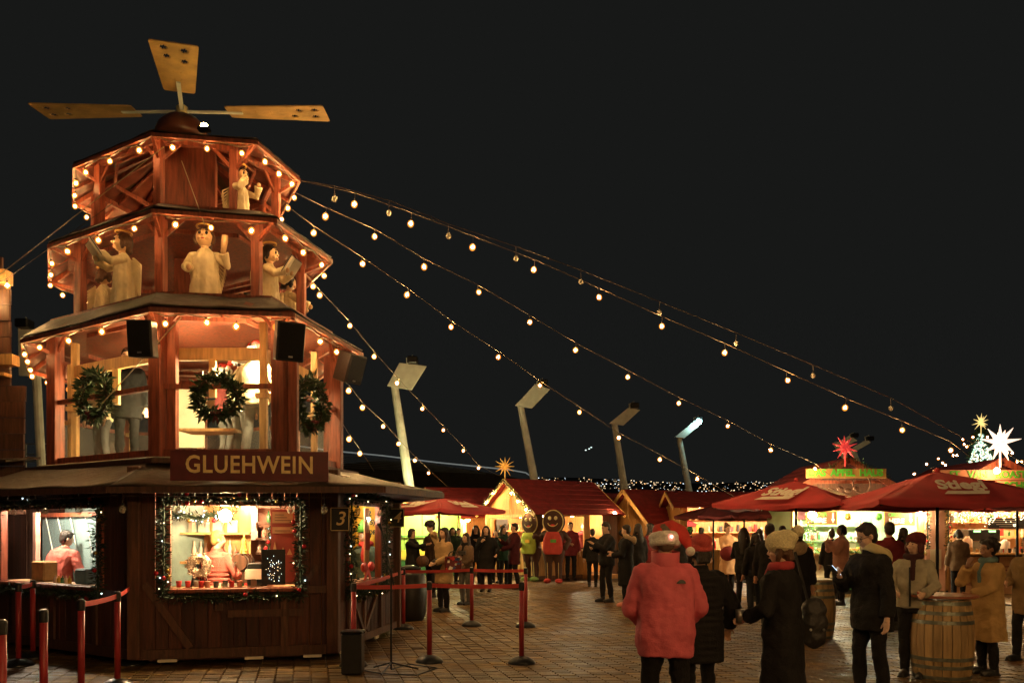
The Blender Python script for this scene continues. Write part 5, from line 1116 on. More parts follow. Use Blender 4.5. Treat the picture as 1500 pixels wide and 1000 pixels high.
def chalet(pos, yaw, L, Wd, ez, rz, label, roof=REDR, wallm=OCH, gopen=None, front=None, cat='stall', ov=.28, base=.15, lamps=True, extra=None):
    """ridge along local X; local -Y is the long front, local -X the near gable; gopen/front = (a, b, z0, z1) opening"""
    t = thing('chalet', (pos[0], pos[1], 0), label, cat); cs, sn = math.cos(yaw), math.sin(yaw)
    Q = lambda x, y, z: Vector((pos[0]+x*cs-y*sn, pos[1]+x*sn+y*cs, z)); R = Matrix.Rotation(yaw, 3, 'Z')
    bx = lambda x0, x1, y0, y1, z0, z1: MB().box(Q((x0+x1)/2, (y0+y1)/2, (z0+z1)/2), (x1-x0, y1-y0, z1-z0), R)
    h, w = L/2, Wd/2
    for s in (-1, 1):      # roof slopes, shingle rows
        n = 7
        for k in range(n):
            y0 = s*(w+ov)*(1-k/n); y1 = s*(w+ov)*(1-(k+1)/n); sl = (rz-ez)/w; za = rz-abs(y0)*sl; zb = rz-abs(y1)*sl
            part('roof_course', MB().slab([Q(-h-ov, y0, za), Q(h+ov, y0, za), Q(h+ov, y1, zb-.012), Q(-h-ov, y1, zb-.012)], (0, 0, .045)), roof, t)
        for sx in (-1, 1):
            part('barge_board', MB().beam(Q(sx*(h+ov+.02), s*(w+ov), rz-(w+ov)*sl-.03), Q(sx*(h+ov+.02), 0, rz-.03), .03, .13), WOODY, t)
    part('floor', bx(-h, h, -w, w, .02, base), WOODF, t)
    def wall(a0, a1, fixed, along, op, name='wall'):
        ops = [] if not op else (op if isinstance(op, list) else [op]); segs = []; c0 = a0
        for q_ in sorted(ops):
            segs += [(c0, q_[0], base, ez), (q_[0], q_[1], q_[3], ez)]; c0 = q_[1]
            if q_[2] > base+.05: segs.append((q_[0], q_[1], base, q_[2]))
        segs.append((c0, a1, base, ez))
        for s0, s1, z0, z1 in segs:
            if s1-s0 < .02 or z1-z0 < .02: continue
            o = part(name, bx(s0, s1, fixed-.025, fixed+.025, z0, z1) if along == 'x' else bx(fixed-.025, fixed+.025, s0, s1, z0, z1), wallm, t)
            n = max(1, int((s1-s0)/.16)); bt = MB()
            for q in range(1, n):
                c = s0+(s1-s0)*q/n; sgn = -1 if fixed < 0 else 1
                for b_ in ([(c-.008, c+.008, fixed+sgn*.026, fixed+sgn*.038)] if along == 'x' else [(fixed+sgn*.026, fixed+sgn*.038, c-.008, c+.008)]):
                    x0, x1, y0, y1 = b_; x0, x1 = sorted((x0, x1)); y0, y1 = sorted((y0, y1)); bt.box(Q((x0+x1)/2, (y0+y1)/2, (z0+z1)/2), (x1-x0, y1-y0, z1-z0-.02), R)
            if bt.v: part('battens', bt, wallm, t, kind='stuff')
    wall(-h, h, -w, 'x', front); wall(-h, h, w, 'x', None); wall(-w+.03, w-.03, -h, 'y', gopen); wall(-w+.03, w-.03, h, 'y', None)
    for sx in (-1, 1): part('gable', MB().slab([Q(sx*h-.02, -w, ez), Q(sx*h-.02, w, ez), Q(sx*h-.02, 0, rz-.04)], Q(.04, 0, 0)-Q(0, 0, 0)), wallm, t)
    part('gable_post', MB().beam(Q(-h-.05, 0, ez), Q(-h-.05, 0, rz-.05), .08, .06), WOODY, t)
    for x_, y_ in ((-h, -w), (h, -w), (-h, w)): part('corner_post', bx(x_-.05, x_+.05, y_-.05, y_+.05, base, ez), WOODY, t)
    for op, ax in [(q_, 'x') for q_ in (front if isinstance(front, list) else [front])]+[(gopen, 'y')]:
        if op and op[2] > .6:
            if ax == 'x': part('counter', bx(op[0]-.05, op[1]+.05, -w-.18, -w+.35, op[2]-.05, op[2]), WOODY, t); part('opening_beam', bx(op[0]-.1, op[1]+.1, -w-.06, -w-.02, op[3], op[3]+.1), WOODY, t)
            else: part('counter', bx(-h-.18, -h+.35, op[0]-.05, op[1]+.05, op[2]-.05, op[2]), WOODY, t); part('opening_beam', bx(-h-.06, -h-.02, op[0]-.1, op[1]+.1, op[3], op[3]+.1), WOODY, t)
    return t, Q, R
# star topped chalet with the lit doorway
yA = math.radians(35); pA = G(810, 29.6)
chA, QA, RA = chalet((pA.x-.1, pA.y), yA, 3.3, 2.9, 2.32, 3.32, 'ochre chalet with red felt roof, gold star and a bright open door', gopen=(-1.25, 1.2, .98, 2.05), front=[(-1.5, .30, .98, 2.08), (.55, 1.1, .16, 2.2)])
part('door_leaf', MB().box(QA(1.32, -1.62, 1.15), (.5, .05, 2.0), RA @ Matrix.Rotation(-.5, 3, 'Z')), WOODF, chA); part('step', MB().box(QA(.85, -1.75, .075), (1.2, .6, .14), RA), OCH, chA)
lampb(QA(.5, -.6, 2.15), .07, (1, .78, .45), 120, 'bulb behind the open door of the star topped chalet')
for k in range(10):
    p = QA(-1.4+.18*k, -1.3, .98); small('jar', MB().lathe([(.05, 0), (.06, .02), (.06, .14+.06*(k % 3)), (.03, .2+.06*(k % 3))], 8, p), (BOT[0], BOT[3], RED, GRNW)[k % 4], 'jar on the counter of the star topped chalet', 'jar', 'jars in the star topped chalet', loc=p, smooth=True)
part('back_shelf', MB().box(QA(-.6, 1.1, 1.6), (1.8, .25, .03), RA), WOODY, chA); part('inner_panel', MB().box(QA(-1.1, 1.35, 1.75), (.5, .02, .5), RA), BLACK, chA)
lampb(QA(-.5, -.3, 2.14), .06, (1, .62, .25), 80, 'bulb over the long front counter of the star topped chalet')
lampb(QA(-1.2, .1, 2.12), .07, (1, .62, .25), 110, 'bulb over the gable counter of the star topped chalet')
star('gold_star', QA(-1.9, 0, 3.75), .36, mat('gold_star_paint', (.8, .42, .08), .5, .1, 4, emit=(1, .5, .08), estr=.25), 'flat gold many pointed star on the gable of the doorway chalet', 12, .15, .07)
pts = [QA(-2.0, -1.6, 2.18), QA(-1.98, -.8, 2.76), QA(-1.98, 0, 3.30), QA(-1.98, .8, 2.76), QA(-2.0, 1.6, 2.18)]
garland(pts, .05, 200, 'thin garland along the gable edge of the star topped chalet', 2, 0)
string(pts, [QA(-2.05, y_, 3.28-abs(y_)*.69) for y_ in (-1.35, -.95, -.55, .5, .95, 1.4)], 'six bulbs along the gable of the star topped chalet', 'bulbs on chalet gables')
# left chalet behind the first umbrella, lime walled chalet at far left
pC = G(700, 31.5)
chC, QC, RC = chalet((pC.x-.35, pC.y), math.radians(20), 2.7, 2.6, 2.25, 3.15, 'ochre chalet with red roof behind the first umbrella', gopen=None, front=(-1.2, 1.2, .98, 2.0))
part('name_board', MB().box(QC(.1, -1.72, 2.38), (.75, .04, .26), RC), GRNW, chC); part('cream_panel', MB().box(QC(-.5, -.2, 1.55), (.7, .04, .9), RC), PAPER, chC)
lampb(QC(-.3, -.9, 2.0), .07, (1, .66, .28), 110, 'bulb inside the chalet behind the first umbrella')
string([QC(-1.7, -1.5, 2.1), QC(-1.7, 0, 3.1)], [QC(-1.72, y_, 3.08-abs(y_)*.65) for y_ in (-1.2, -.7, -.2)], 'three bulbs on the gable of the chalet behind the first umbrella', 'bulbs on chalet gables')
LIME = mat('lime_painted_wall', (.28, .48, .10), .6, .25, 1.2, .1, 20)
pL = G(612, 29.5); lt = thing('lime_booth', (pL.x, pL.y, 0), 'lime green walled booth lit yellow at the left of the first umbrella', 'booth')
for k in range(5): part('wall_panel', MB().box((pL.x-1.4+.62*k, pL.y+.01*k, 1.28), (.60, .05, 2.3)), LIME, lt)
part('yellow_counter', MB().box((pL.x-.2, pL.y-.12, .78), (2.9, .12, .32)), mat('yellow_paint', (.55, .42, .06), .6), lt); part('rail', MB().box((pL.x-.2, pL.y-.1, 1.42), (2.9, .06, .04)), GRND, lt); part('side_wall', MB().box((pL.x+1.45, pL.y+.7, 1.2), (.05, 1.4, 2.2)), LIME, lt)
part('dark_base', MB().box((pL.x-.2, pL.y-.1, .32), (2.9, .1, .5)), GRND, lt); part('fascia', MB().box((pL.x-.1, pL.y-.3, 2.5), (3.2, .5, .12)), WOODY, lt)
lampb((pL.x+.3, pL.y-1.0, 2.25), .09, (1, .85, .40), 150, 'round lamp with a soft glow over the fluffy haired man'); lampb((pL.x-1.0, pL.y-.9, 2.25), .05, (.9, 1, .35), 110, 'small lamp before the lime green wall')
# middle chalet B and roofs between
pB = G(966, 31.0)
chB, QB, RB = chalet((pB.x, pB.y), math.radians(33), 2.9, 2.2, 2.02, 3.04, 'small ochre chalet with red roof and an empty triangular gable, in the middle', gopen=None, front=None)
lampb(QB(-2.6, -.6, 2.2), .05, (1, .6, .22), 90, 'bulb hanging before the gable of the small middle chalet')
pD = G(893, 35); chD, QD, RD = chalet((pD.x, pD.y), math.radians(30), 3.2, 2.4, 2.2, 3.1, 'red roofed chalet half hidden between the doorway chalet and the small one')
# bright distant stall behind the peach coat
pE = G(1095, 29); chE, QE, RE = chalet((pE.x, pE.y), 0, 5.0, 2.4, 2.45, 2.9, 'far bright white lit stall under low dark umbrellas', front=(-2.3, 2.3, 1.0, 2.35))
for x_ in (-1.8, -.6, .6, 1.8): lampb(QE(x_, -.7, 2.2), .07, (1, .8, .5), 130, 'round bulb inside the far bright stall', 'bulbs in the far bright stall')
part('white_house_sign', MB().slab([QE(-.6, -1.5, 2.25), QE(.05, -1.5, 2.25), QE(.05, -1.5, 2.5), QE(-.27, -1.5, 2.85), QE(-.6, -1.5, 2.5)], (0, .04, 0)), WHITE, chE)
for k in range(12):
    p = QE(-2.1+.36*k, -1.05, 1.0); small('jar', MB().lathe([(.05, 0), (.06, .02), (.06, .16+.05*(k % 3)), (.03, .2+.05*(k % 3))], 8, p), (BOT[0], BOT[3], RED, GRNW)[k % 4], 'jar on the counter of the far bright stall', 'jar', 'jars in the far bright stall', loc=p, smooth=True)
# ---------------------------------------------------------------- right hand stalls
def right_stall(name, x0, x1, y, label, lower, inner, zc=1.03, z1=2.08, dep=2.2):
    t = thing(name, ((x0+x1)/2, y, 0), label, 'stall'); m = (x0+x1)/2
    for k in range(max(2, int((x1-x0)/.55))):
        n = max(2, int((x1-x0)/.55)); a = x0+(x1-x0)*k/n; b = x0+(x1-x0)*(k+1)/n; part('front_panel', MB().box(((a+b)/2, y, .56), (b-a-.015, .05, .88)), lower, t)
    part('counter', MB().box((m, y-.02, zc), (x1-x0+.1, .55, .05)), WOODY, t, bevel=.008)
    part('back_wall', MB().box((m, y+dep, 1.2), (x1-x0, .06, 2.4)), inner, t); 
    for x in (x0, x1): part('side_wall', MB().box((x, y+dep/2, 1.2), (.06, dep, 2.4)), inner, t); part('post', MB().box((x, y-.03, 1.25), (.13, .13, 2.3)), WOODY, t, bevel=.006)
    part('ceiling_board', MB().box((m, y+dep/2, 2.38), (x1-x0, dep, .05)), inner, t); part('base', MB().box((m, y+.05, .06), (x1-x0, .1, .12)), BLACK, t)
    part('header', MB().box((m, y-.06, z1+.11), (x1-x0+.2, .08, .16)), WOODY, t)
    sc = MB(); n = int((x1-x0)/.22)
    for k in range(n):
        a = x0+(x1-x0)*k/n; w_ = (x1-x0)/n
        sc.slab([(a, y-.32, z1+.34), (a+w_, y-.32, z1+.34), (a+w_, y-.32, z1+.26), (a+w_*.75, y-.32, z1+.215), (a+w_*.5, y-.32, z1+.20), (a+w_*.25, y-.32, z1+.215), (a, y-.32, z1+.26)], (0, .03, 0))
    part('scalloped_trim', sc, WOODY, t, kind='stuff'); return t
Y1 = 21.8; PINKW = mat('warm_cream_wall', (.70, .46, .26), .6, .15, 3)
mint = mat('mint_wall', (.42, .58, .36), .6, .12, 2)
X0, X1 = W(1163, 0, Y1).x, W(1347, 0, Y1).x
ap_ = right_stall('apple_stall', X0, X1, Y1, 'green fronted apple stall with order boards under the Das Apfel Haus sign', GRND, mint)
X2, X3 = W(1384, 0, Y1).x, W(1384, 0, Y1).x+3.4
ch_ = right_stall('chestnut_stall', X2, X3, Y1, 'cream lit food stall at the right edge with menu panels below its counter', mat('dark_stall_front', (.05, .03, .02), .6), PINKW)
def gable_roof(t, xm, hw, y0, y1, ez, rz, m=REDR):
    for s in (-1, 1):
        for k in range(7):
            a, b = s*hw*(1-k/7), s*hw*(1-(k+1)/7); za = rz-(rz-ez)*abs(a)/hw; zb = rz-(rz-ez)*abs(b)/hw
            part('roof_course', MB().slab([(xm+a, y0, za), (xm+a, y1, za), (xm+b, y1, zb-.012), (xm+b, y0, zb-.012)], (0, 0, .05)), m, t)
        part('barge_board', MB().beam((xm+s*hw, y0-.03, ez-.03), (xm, y0-.03, rz-.03), .04, .16), WOODR, t)
    part('gable', MB().slab([(xm-hw+.1, y0+.25, ez), (xm+hw-.1, y0+.25, ez), (xm, y0+.25, rz-.1)], (0, .04, 0)), WOODF, t)
    part('tie_beam', MB().beam((xm-hw*.55, y0+.02, ez+(rz-ez)*.42), (xm+hw*.55, y0+.02, ez+(rz-ez)*.42), .06, .08), WOODR, t)
xm = W(1243, 0, Y1-.4).x; gable_roof(ap_, xm, 1.75, Y1-.4, Y1+3.2, 2.42, 3.42)
part('wheel', MB().torus((xm+.30, Y1-.46, 2.78), .22, .02, 20, 6, Matrix.Rotation(math.pi/2, 3, 'X')), WOODF, ap_)
for k in range(4): part('carved_deer', MB().ball((xm-.45+.2*k, Y1-.47, 2.62+.05*(k % 2)), (.09, .03, .06), 8, 6), WOODF, ap_)
foliage_path('gable_greenery', [(xm-1.0, Y1-.46, 2.95), (xm, Y1-.46, 3.45), (xm+1.0, Y1-.46, 2.95)], .08, 260, ap_)
ds = thing('apfel_sign', W(1239, 693, Y1-.55), 'yellow lit board reading DAS APFEL HAUS in green capitals', 'sign')
sgm = mat('sign_yellow', (.42, .22, .06), .6, .25, 5)
part('board', MB().box(W(1239, 693, Y1-.55), (2.0, .04, .235)), sgm, ds, bevel=.005)
text('lettering', 'DAS  APFEL  HAUS', .235, mat('vivid_green', (.10, .55, .05), .5), frame_mat(W(1239, 692.5, Y1-.575), (1,0,0), (0,0,1)), ds, off=.010, space=.96)
star('red_star', W(1238, 655, Y1-.6), .34, mat('red_star_paint', (.65, .06, .06), .5, .1, 4, emit=(1, .08, .07), estr=.35), 'big red many pointed star over the Das Apfel Haus sign', 10, .14, .12)
xm2 = W(1468, 0, Y1-.4).x; gable_roof(ch_, xm2, 1.9, Y1-.4, Y1+3.2, 2.42, 3.40)
star('white_star', W(1465, 648, Y1-.6), .50, mat('white_star_paint', (.8, .7, .6), .5, .1, 4, emit=(1, .72, .55), estr=1.3), 'large glowing white many pointed star at the right', 9, .12, .15)
ss = thing('roast_sign', W(1445, 697, Y1-.55), 'green and salmon board reading VAN ROAST with SCHN on a second board', 'sign')
part('board', MB().box(W(1440, 695.5, Y1-.55), (2.5, .04, .25)), mat('salmon_board', (.65, .30, .18), .6, .25, 3), ss); part('lower_board', MB().box(W(1500, 711, Y1-.57), (1.4, .04, .24)), MATS['salmon_board'], ss)
text('lettering', 'ST   VAN   ROAST', .24, MATS['vivid_green'], frame_mat(W(1447, 695, Y1-.58), (1,0,0), (0,0,1)), ss, off=.008); text('lettering', 'SCHN', .24, MATS['vivid_green'], frame_mat(W(1490, 711, Y1-.60), (1,0,0), (0,0,1)), ss, off=.008)
def order(px, py, w_, label):
    p = W(px, py, Y1+.1); t = thing('order_board', p, label, 'sign'); part('board', MB().box(p, (w_, .03, .36)), mat('order_brown', (.16, .07, .03), .6), t)
    p = p-Vector((0, .02, 0))
    for x_, z_, a, b in ((0, .17, w_, .015), (0, -.17, w_, .015), (-w_/2, 0, .015, .36), (w_/2, 0, .015, .36)): part('border', MB().box(p+Vector((x_, 0, z_)), (a, .01, b)), YEL, t)
    text('lettering', 'ORDER', .13, GRNW, frame_mat(p+Vector((-.08, -.012, .09)), (1,0,0), (0,0,1)), t, off=.004); text('lettering', 'HERE', .17, LETW, frame_mat(p+Vector((-.08, -.012, -.07)), (1,0,0), (0,0,1)), t, off=.006)
    q = p+Vector((w_/2-.10, -.012, 0)); part('arrow', MB().slab([q+Vector(v) for v in ((-.02,0,.13), (.02,0,.13), (.02,0,-.03), (.05,0,-.03), (0,0,-.13), (-.05,0,-.03), (-.02,0,-.03))], (0, .006, 0)), LETW, t)
order(1203, 758, .78, 'brown order here board with a down arrow, left one behind a glaring bulb'); order(1317, 759, .78, 'brown order here board with a down arrow, right one above the maroon jacket')
for x_, col, L in ((-1.1, (1, .82, .5), 120), (0., (.85, 1, .75), 130), (1.1, (1, .9, .6), 120)): lampb(((X0+X1)/2+x_, Y1+.8, 2.22), .07, col, L, ('left', 'middle', 'right')[int(x_/1.1)+1]+' bulb under the ceiling of the apple stall')
lampb(W(1190, 754, Y1-.8), .10, (1, .78, .42), 90, 'large glaring bulb before the left order board'); lampb(W(1347, 752, Y1-.3), .06, (1, .72, .36), 90, 'bulb at the top of the pale post between the stalls')
for x_ in (.7, 1.7, 2.8): lampb((X2+x_, Y1+.9, 2.25), .06, (1, .66, .3), 115, 'bulb under the ceiling of the right food stall', 'bulbs in the right food stall')
for px_, w_ in ((1183, .30), (1206, .50)):
    p = W(px_, 829, Y1-.04); small('menu_sheet', MB().box(p, (w_, .02, .58)), PAPER, 'pale menu sheet on the green front of the apple stall, '+('narrow left one' if w_ < .4 else 'wide right one'), 'menu', loc=p)
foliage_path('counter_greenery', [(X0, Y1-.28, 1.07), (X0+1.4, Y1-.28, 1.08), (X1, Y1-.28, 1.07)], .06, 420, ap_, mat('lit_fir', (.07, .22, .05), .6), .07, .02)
nt_ = thing('stall_tree', W(1187, 800, Y1+.2), 'small decorated fir standing on the apple stall counter at left', 'tree'); b_ = W(1187, 806, Y1+.1)
foliage_path('needles', [b_, b_+Vector((0,0,.25)), b_+Vector((0,0,.5)), b_+Vector((0,0,.8))], .17, 420, nt_, MATS['lit_fir'], .09, .02); part('pot', MB().lathe([(.08, -.04), (.1, .1)], 10, b_), RED, nt_)
for k in range(14): part('fairy_light', MB().ball(b_+Vector((rng(-.15,.15), -.12, rng(.05,.75))), .014, 6, 4), LGT[0], nt_)
for k in range(9):
    p = Vector((X0+.75+.28*k, Y1+rng(.02, .18), 1.06)); small('apple_crate', MB().box(p+Vector((0,0,.05)), (.2, .14, .1)), (WOODY, RED, BOT[1])[k % 3], 'little crate along the apple stall counter', 'crate', 'crates on the apple stall counter', loc=p)
sh2 = thing('wall_shelf', ((X0+X1)/2, Y1+1.9, 1.6), 'pale shelf across the back of the apple stall', 'shelf')
for z_ in (1.35, 1.75): part('board', MB().box(((X0+X1)/2, Y1+1.95, z_), (2.8, .25, .03)), PINKW, sh2)
for k in range(16): bottle(Vector((X0+.3+.17*k, Y1+1.9, (1.365, 1.765)[k % 2])), rng(.18, .28), .04, BOT[k % 4], 'bottle on the back shelf of the apple stall', 'bottles in the apple stall')
wreath((X0+1.45, Y1+1.95, 2.05), .17, 0, 'green wreath on the back wall between the two order boards', MATS['lit_fir'], 420, .08, .03, False, .05)
# right stall content
for px_, hh_, col in ((1398, .5, BOT[0]), (1405, .36, BOT[3]), (1417, .42, BOT[0]), (1472, .34, BOT[3])):
    p = W(px_, 0, Y1+.35); p.z = 1.05; small('drink_dispenser', MB().lathe([(.11, 0), (.12, .03), (.12, hh_*.8), (.06, hh_*.9), (.05, hh_)], 14, p), col, 'cream dispenser on the right stall counter', 'dispenser', 'dispensers on the right stall counter', loc=p, smooth=True)
p = W(1436, 0, Y1+.9); p.z = 1.5; cm = thing('coffee_machine', p, 'black coffee machine with two green lit displays in the right stall', 'coffee machine')
part('body', MB().box(p, (.85, .4, .32)), BLACK, cm, bevel=.02); part('cabinet', MB().box(p-Vector((0,0,.32)), (.95, .4, .3)), STEEL, cm)
for s in (-1, 1): part('display', MB().box(p+Vector((s*.2, -.21, .1)), (.18, .01, .05)), glow('green_display', (.4, 1, .3), 2.5), cm)
for k in range(15):
    p = Vector((X2+1.2+.17*(k % 5), Y1+2.15, 1.62+.2*(k//5))); small('picture_tile', MB().box(p, (.13, .02, .15)), (BOT[1], OCH, BOT[0])[k % 3], 'small picture tile on the back wall of the right stall', 'picture', 'picture tiles on the back wall of the right stall', loc=p)
p = W(1475, 766, Y1+.4); bd = thing('chalk_menu', p, 'black chalk menu hanging at the top right of the right stall', 'menu board'); part('board', MB().box(p, (1.0, .03, .28)), BLACK, bd)
for k in range(4): part('text_line', MB().box(p+Vector((-.1+.03*k, -.02, .08-.055*k)), (.7-.1*k, .005, .012)), LETW, bd)
for k in range(9):
    p = W(1455+6*k, 0, Y1-.1); p.z = 1.055; small('paper_cup', MB().lathe([(.03, 0), (.042, .11)], 8, p), (BOT[3], BLACK, WHITE)[k % 3], 'paper cup on the right stall counter', 'cup', 'paper cups on the right stall counter', loc=p)
ic = thing('icicle_lights', (X2+1.7, Y1-.1, 2.05), 'dense warm icicle lights hanging along the top of the right stall opening', 'fairy lights'); im = MB(); random.seed(8)
for k in range(300):
    x_ = X2+.1+3.2*random.random(); im.ball((x_, Y1-.12+rng(-.05, .05), 2.08-.24*random.random()**1.4*(1+.5*math.sin(x_*9))), .012, 5, 4)
part('fairy_lights', im, glow('icicle', (1, .78, .45), 6.), ic, kind='stuff')
for px_, w_, lab in ((1418, 1.0, 'tan menu panel under the counter left of the camel coat'), (1490, .9, 'tan menu panel under the counter right of the camel coat')):
    p = W(px_, 842, Y1-.06); t = thing('menu_poster', p, lab, 'menu'); part('panel', MB().box(p, (w_, .03, .95)), mat('tan_panel', (.42, .22, .10), .6, .2, 3), t)
    part('emblem', MB().torus(p+Vector((0, -.02, .36)), .07, .008, 16, 5, Matrix.Rotation(math.pi/2, 3, 'X')), MAROON, t)
    for k in range(9): part('text_line', MB().box(p+Vector((.03*math.sin(k*2), -.018, .22-.045*k-(.1 if k > 4 else 0))), ((.62, .5, .66, .4, .52)[k % 5], .004, .02)), MAROON, t)
pp = thing('pale_pillar', (W(1366, 0, Y1).x, Y1-.1, 0), 'pinkish pillar between the two right stalls with a notice and red berry swag', 'pillar')
part('board', MB().box((W(1366, 0, Y1).x, Y1-.1, 1.25), (.50, .1, 2.3)), mat('pink_cream', (.66, .36, .26), .6, .15, 2), pp); part('notice', MB().box((W(1366, 820, Y1).x, Y1-.165, .9), (.28, .015, .5)), PAPER, pp)
sw = garland([(W(1382, 0, Y1).x, Y1-.25, 2.3), (W(1382, 0, Y1).x, Y1-.25, 1.15)], .07, 300, 'dark swag with red bows hanging on the pillar beside the umbrella pole', 3, 12)
garland([(W(1352, 0, Y1).x, Y1-.25, 2.2), (W(1352, 0, Y1).x, Y1-.25, 1.15)], .05, 260, 'dark swag hanging on the left edge of the pillar', 2, 6)
random.seed(77)
clutter(lambda x, z: Vector((x, Y1+.12, z)), 16, X0+.7, X1-.1, 1.06, 'on the apple stall counter')
clutter(lambda x, z: Vector((x, Y1+1.95, z)), 16, X0+.2, X1-.2, 1.36, 'on the lower back shelf of the apple stall', (.12, .3))
clutter(lambda x, z: Vector((x, Y1+.25, z)), 18, X2+.2, X3-.2, 1.06, 'on the right stall counter', (.06, .2))
part('shelf', MB().box(((X2+X3)/2, Y1+1.9, 1.45), (3.2, .3, .03)), WOODY, ch_); part('shelf', MB().box(((X2+X3)/2, Y1+1.9, 1.85), (3.2, .3, .03)), WOODY, ch_)
clutter(lambda x, z: Vector((x, Y1+1.9, z)), 16, X2+.2, X3-.2, 1.47, 'on the back shelf of the right stall', (.1, .28))
clutter(lambda x, z: Vector((x, Y1+1.9, z)), 14, X2+.2, X3-.2, 1.87, 'on the top shelf of the right stall', (.1, .28))
part('back_shelf', MB().box(QE(0, .9, 1.55), (4.6, .3, .03)), WOODY, chE); part('back_shelf', MB().box(QE(0, .9, 2.0), (4.6, .3, .03)), WOODY, chE)
for z_ in (1.57, 2.02): clutter(lambda x, z: QE(x, .85, z), 22, -2.2, 2.2, z_, 'on the back shelves of the far bright stall', (.14, .34))
clutter(lambda x, z: QA(x, 1.1, z), 9, -1.4, .3, 1.62, 'on the back shelf of the star topped chalet', (.12, .3))
clutter(lambda x, z: QC(x, -1.1, z), 10, -1.1, 1.1, 1.0, 'on the counter behind the left umbrella', (.12, .3))
for i_, (x_, w_, m_) in enumerate(((.55, .42, PAPER), (1.1, .3, YEL), (2.2, .5, WHITE))):
    p = Vector((X0+x_, Y1+2.14, 1.1)); small('poster', MB().box(p, (w_, .015, .36)), m_, ('pale', 'yellow', 'white')[i_]+' poster low on the back wall of the apple stall', 'poster', loc=p)
for i_, x_ in enumerate((.45, 1.5, 2.3)):
    p = Vector((X0+x_, Y1+.3, 1.98)); hb2 = MB().ball(p, (.09, .09, .10), 10, 8); small('hanging_ornament', hb2, (RED, MATS['garland_bauble_gold'], GRNW)[i_], ('red', 'gold', 'green')[i_]+' ball hanging under the apple stall ceiling', 'ornament', loc=p, smooth=True)
cbl = MB().tube([G(573, 10.0)+Vector((0,0,.012)), G(600, 10.4)+Vector((0,0,.012)), G(640, 10.1)+Vector((0,0,.012)), G(610, 9.6)+Vector((0,0,.012)), G(560, 9.7)+Vector((0,0,.012)), G(510, 10.1)+Vector((0,0,.012))], .009, 5)
small('cable', cbl, BLACK, 'thin black cable lying on the bricks below the microphone stand', 'cable', loc=G(573, 10.0))
# ---------------------------------------------------------------- umbrellas
def umbrella(px, d, half, ze, za, rot, label, word=None, pole=True, m=REDU, sides=8, pz=0., wpan=(0,), sz=.34, ys=2.0):
    c = G(px, d); t = thing('umbrella', (c.x, c.y, 0), label, 'umbrella')
    ap = Vector((0,0,za)); P = [Vector((half*math.cos(rot+2*math.pi*k/sides), half*math.sin(rot+2*math.pi*k/sides), ze)) for k in range(sides)]
    for k in range(sides):
        a, b = P[k], P[(k+1) % sides]; mb = MB(); N = 12; vs = []
        for j in range(N+1):
            f = j/N; zz = (1-f)**1.0
            for i in range(N+1):
                s = i/N; e = a*(1-s)+b*s; p = ap*(1-f)+e*f; p = Vector((p.x, p.y, za+(ze-za)*(f**1.12))); p.z -= .07*math.sin(math.pi*s)*f*half/1.8+.014*math.sin(9*s+k)*math.sin(7*f+k); vs.append(p)
        fs = [(j*(N+1)+i, j*(N+1)+i+1, (j+1)*(N+1)+i+1, (j+1)*(N+1)+i) for j in range(N) for i in range(N)]
        mb.add(vs, fs); o = part('canopy_panel', mb, m, t, world=False, smooth=True); so = o.modifiers.new('s', 'SOLIDIFY'); so.thickness = .006
        v = MB(); low = [vs[N*(N+1)+i] for i in range(N+1)]; v.add(low+[q-Vector((0,0,.07+.015*math.sin(i*1.3))) for i, q in enumerate(low)], [(i, i+1, N+2+i, N+1+i) for i in range(N)])
        o = part('valance', v, m, t, world=False)
        part('rib', MB().beam((0,0,za-.06), a*.97+Vector((0,0,-.03)), .02, .025), BLACKM, t, world=False); part('strut', MB().beam((0,0,ze-.05), (a*.5+ap*.5)+Vector((0,0,-.05)), .018, .02), BLACKM, t, world=False)
    if pole: part('pole', MB().tube([(0,0,.02), (0,0,za+.04)], .028, 10), BLACKM, t, world=False); part('base', MB().lathe([(.32, 0), (.32, .05), (.05, .08), (.045, .3)], 20), BLACKM, t, world=False)
    part('finial', MB().ball((0,0,za+.03), .05, 10, 6), m, t, world=False)
    if word:
        for k in wpan:
            a, b = P[k % sides], P[(k+1) % sides]; mid = (a+b)/2; nx = (b-a).normalized(); up = (ap-mid).normalized(); n = nx.cross(up)
            if n.z < 0: nx = -nx; n = nx.cross(up)
            q = mid*.60+ap*.40; q = Vector((q.x, q.y, za+(ze-za)*(.60**1.12)))+n*.03+Vector((c.x, c.y, 0))
            text('lettering', word, sz, LETW, frame_mat(q, nx, up) @ Matrix.Diagonal((1, ys, 1, 1)), t, ext=.003, off=.012, shear=.35, space=1.)
            q2 = q-up*sz*.62*ys; part('scroll', MB().slab([q2+nx*x+up*y for x, y in ((-sz*1.1, -.07), (sz*.8, -.07), (sz*1.0, .09), (-sz*.8, .09))], n*.004), LETW, t)
    return t
umbrella(1373, 15.0, 2.05, 2.13, 2.66, -math.pi*.75-.10, 'large red umbrella lettered in white over the barrel table, nearest at right', 'Stiegl', wpan=(0,), sz=.36, ys=1.9, sides=4)
umbrella(1166, 17.6, 1.80, 2.17, 2.64, -math.pi/2+.12, 'red umbrella with two white letterings left of the large one', 'Stiegl', wpan=(-1, 0), sz=.36, ys=1.8, sides=4)
umbrella(643, 23.6, 1.85, 2.18, 2.53, -math.pi/2+.1, 'red umbrella over the crowd at left, before the ochre chalets', 'Stiegl', wpan=(-1, 0), sz=.34, ys=1.8, sides=4)
umbrella(1490, 18.5, 1.3, 2.16, 2.45, .3, 'small piece of a further red umbrella at the right edge', None, m=mat('brighter_red_cloth', (.55, .05, .05), .8))
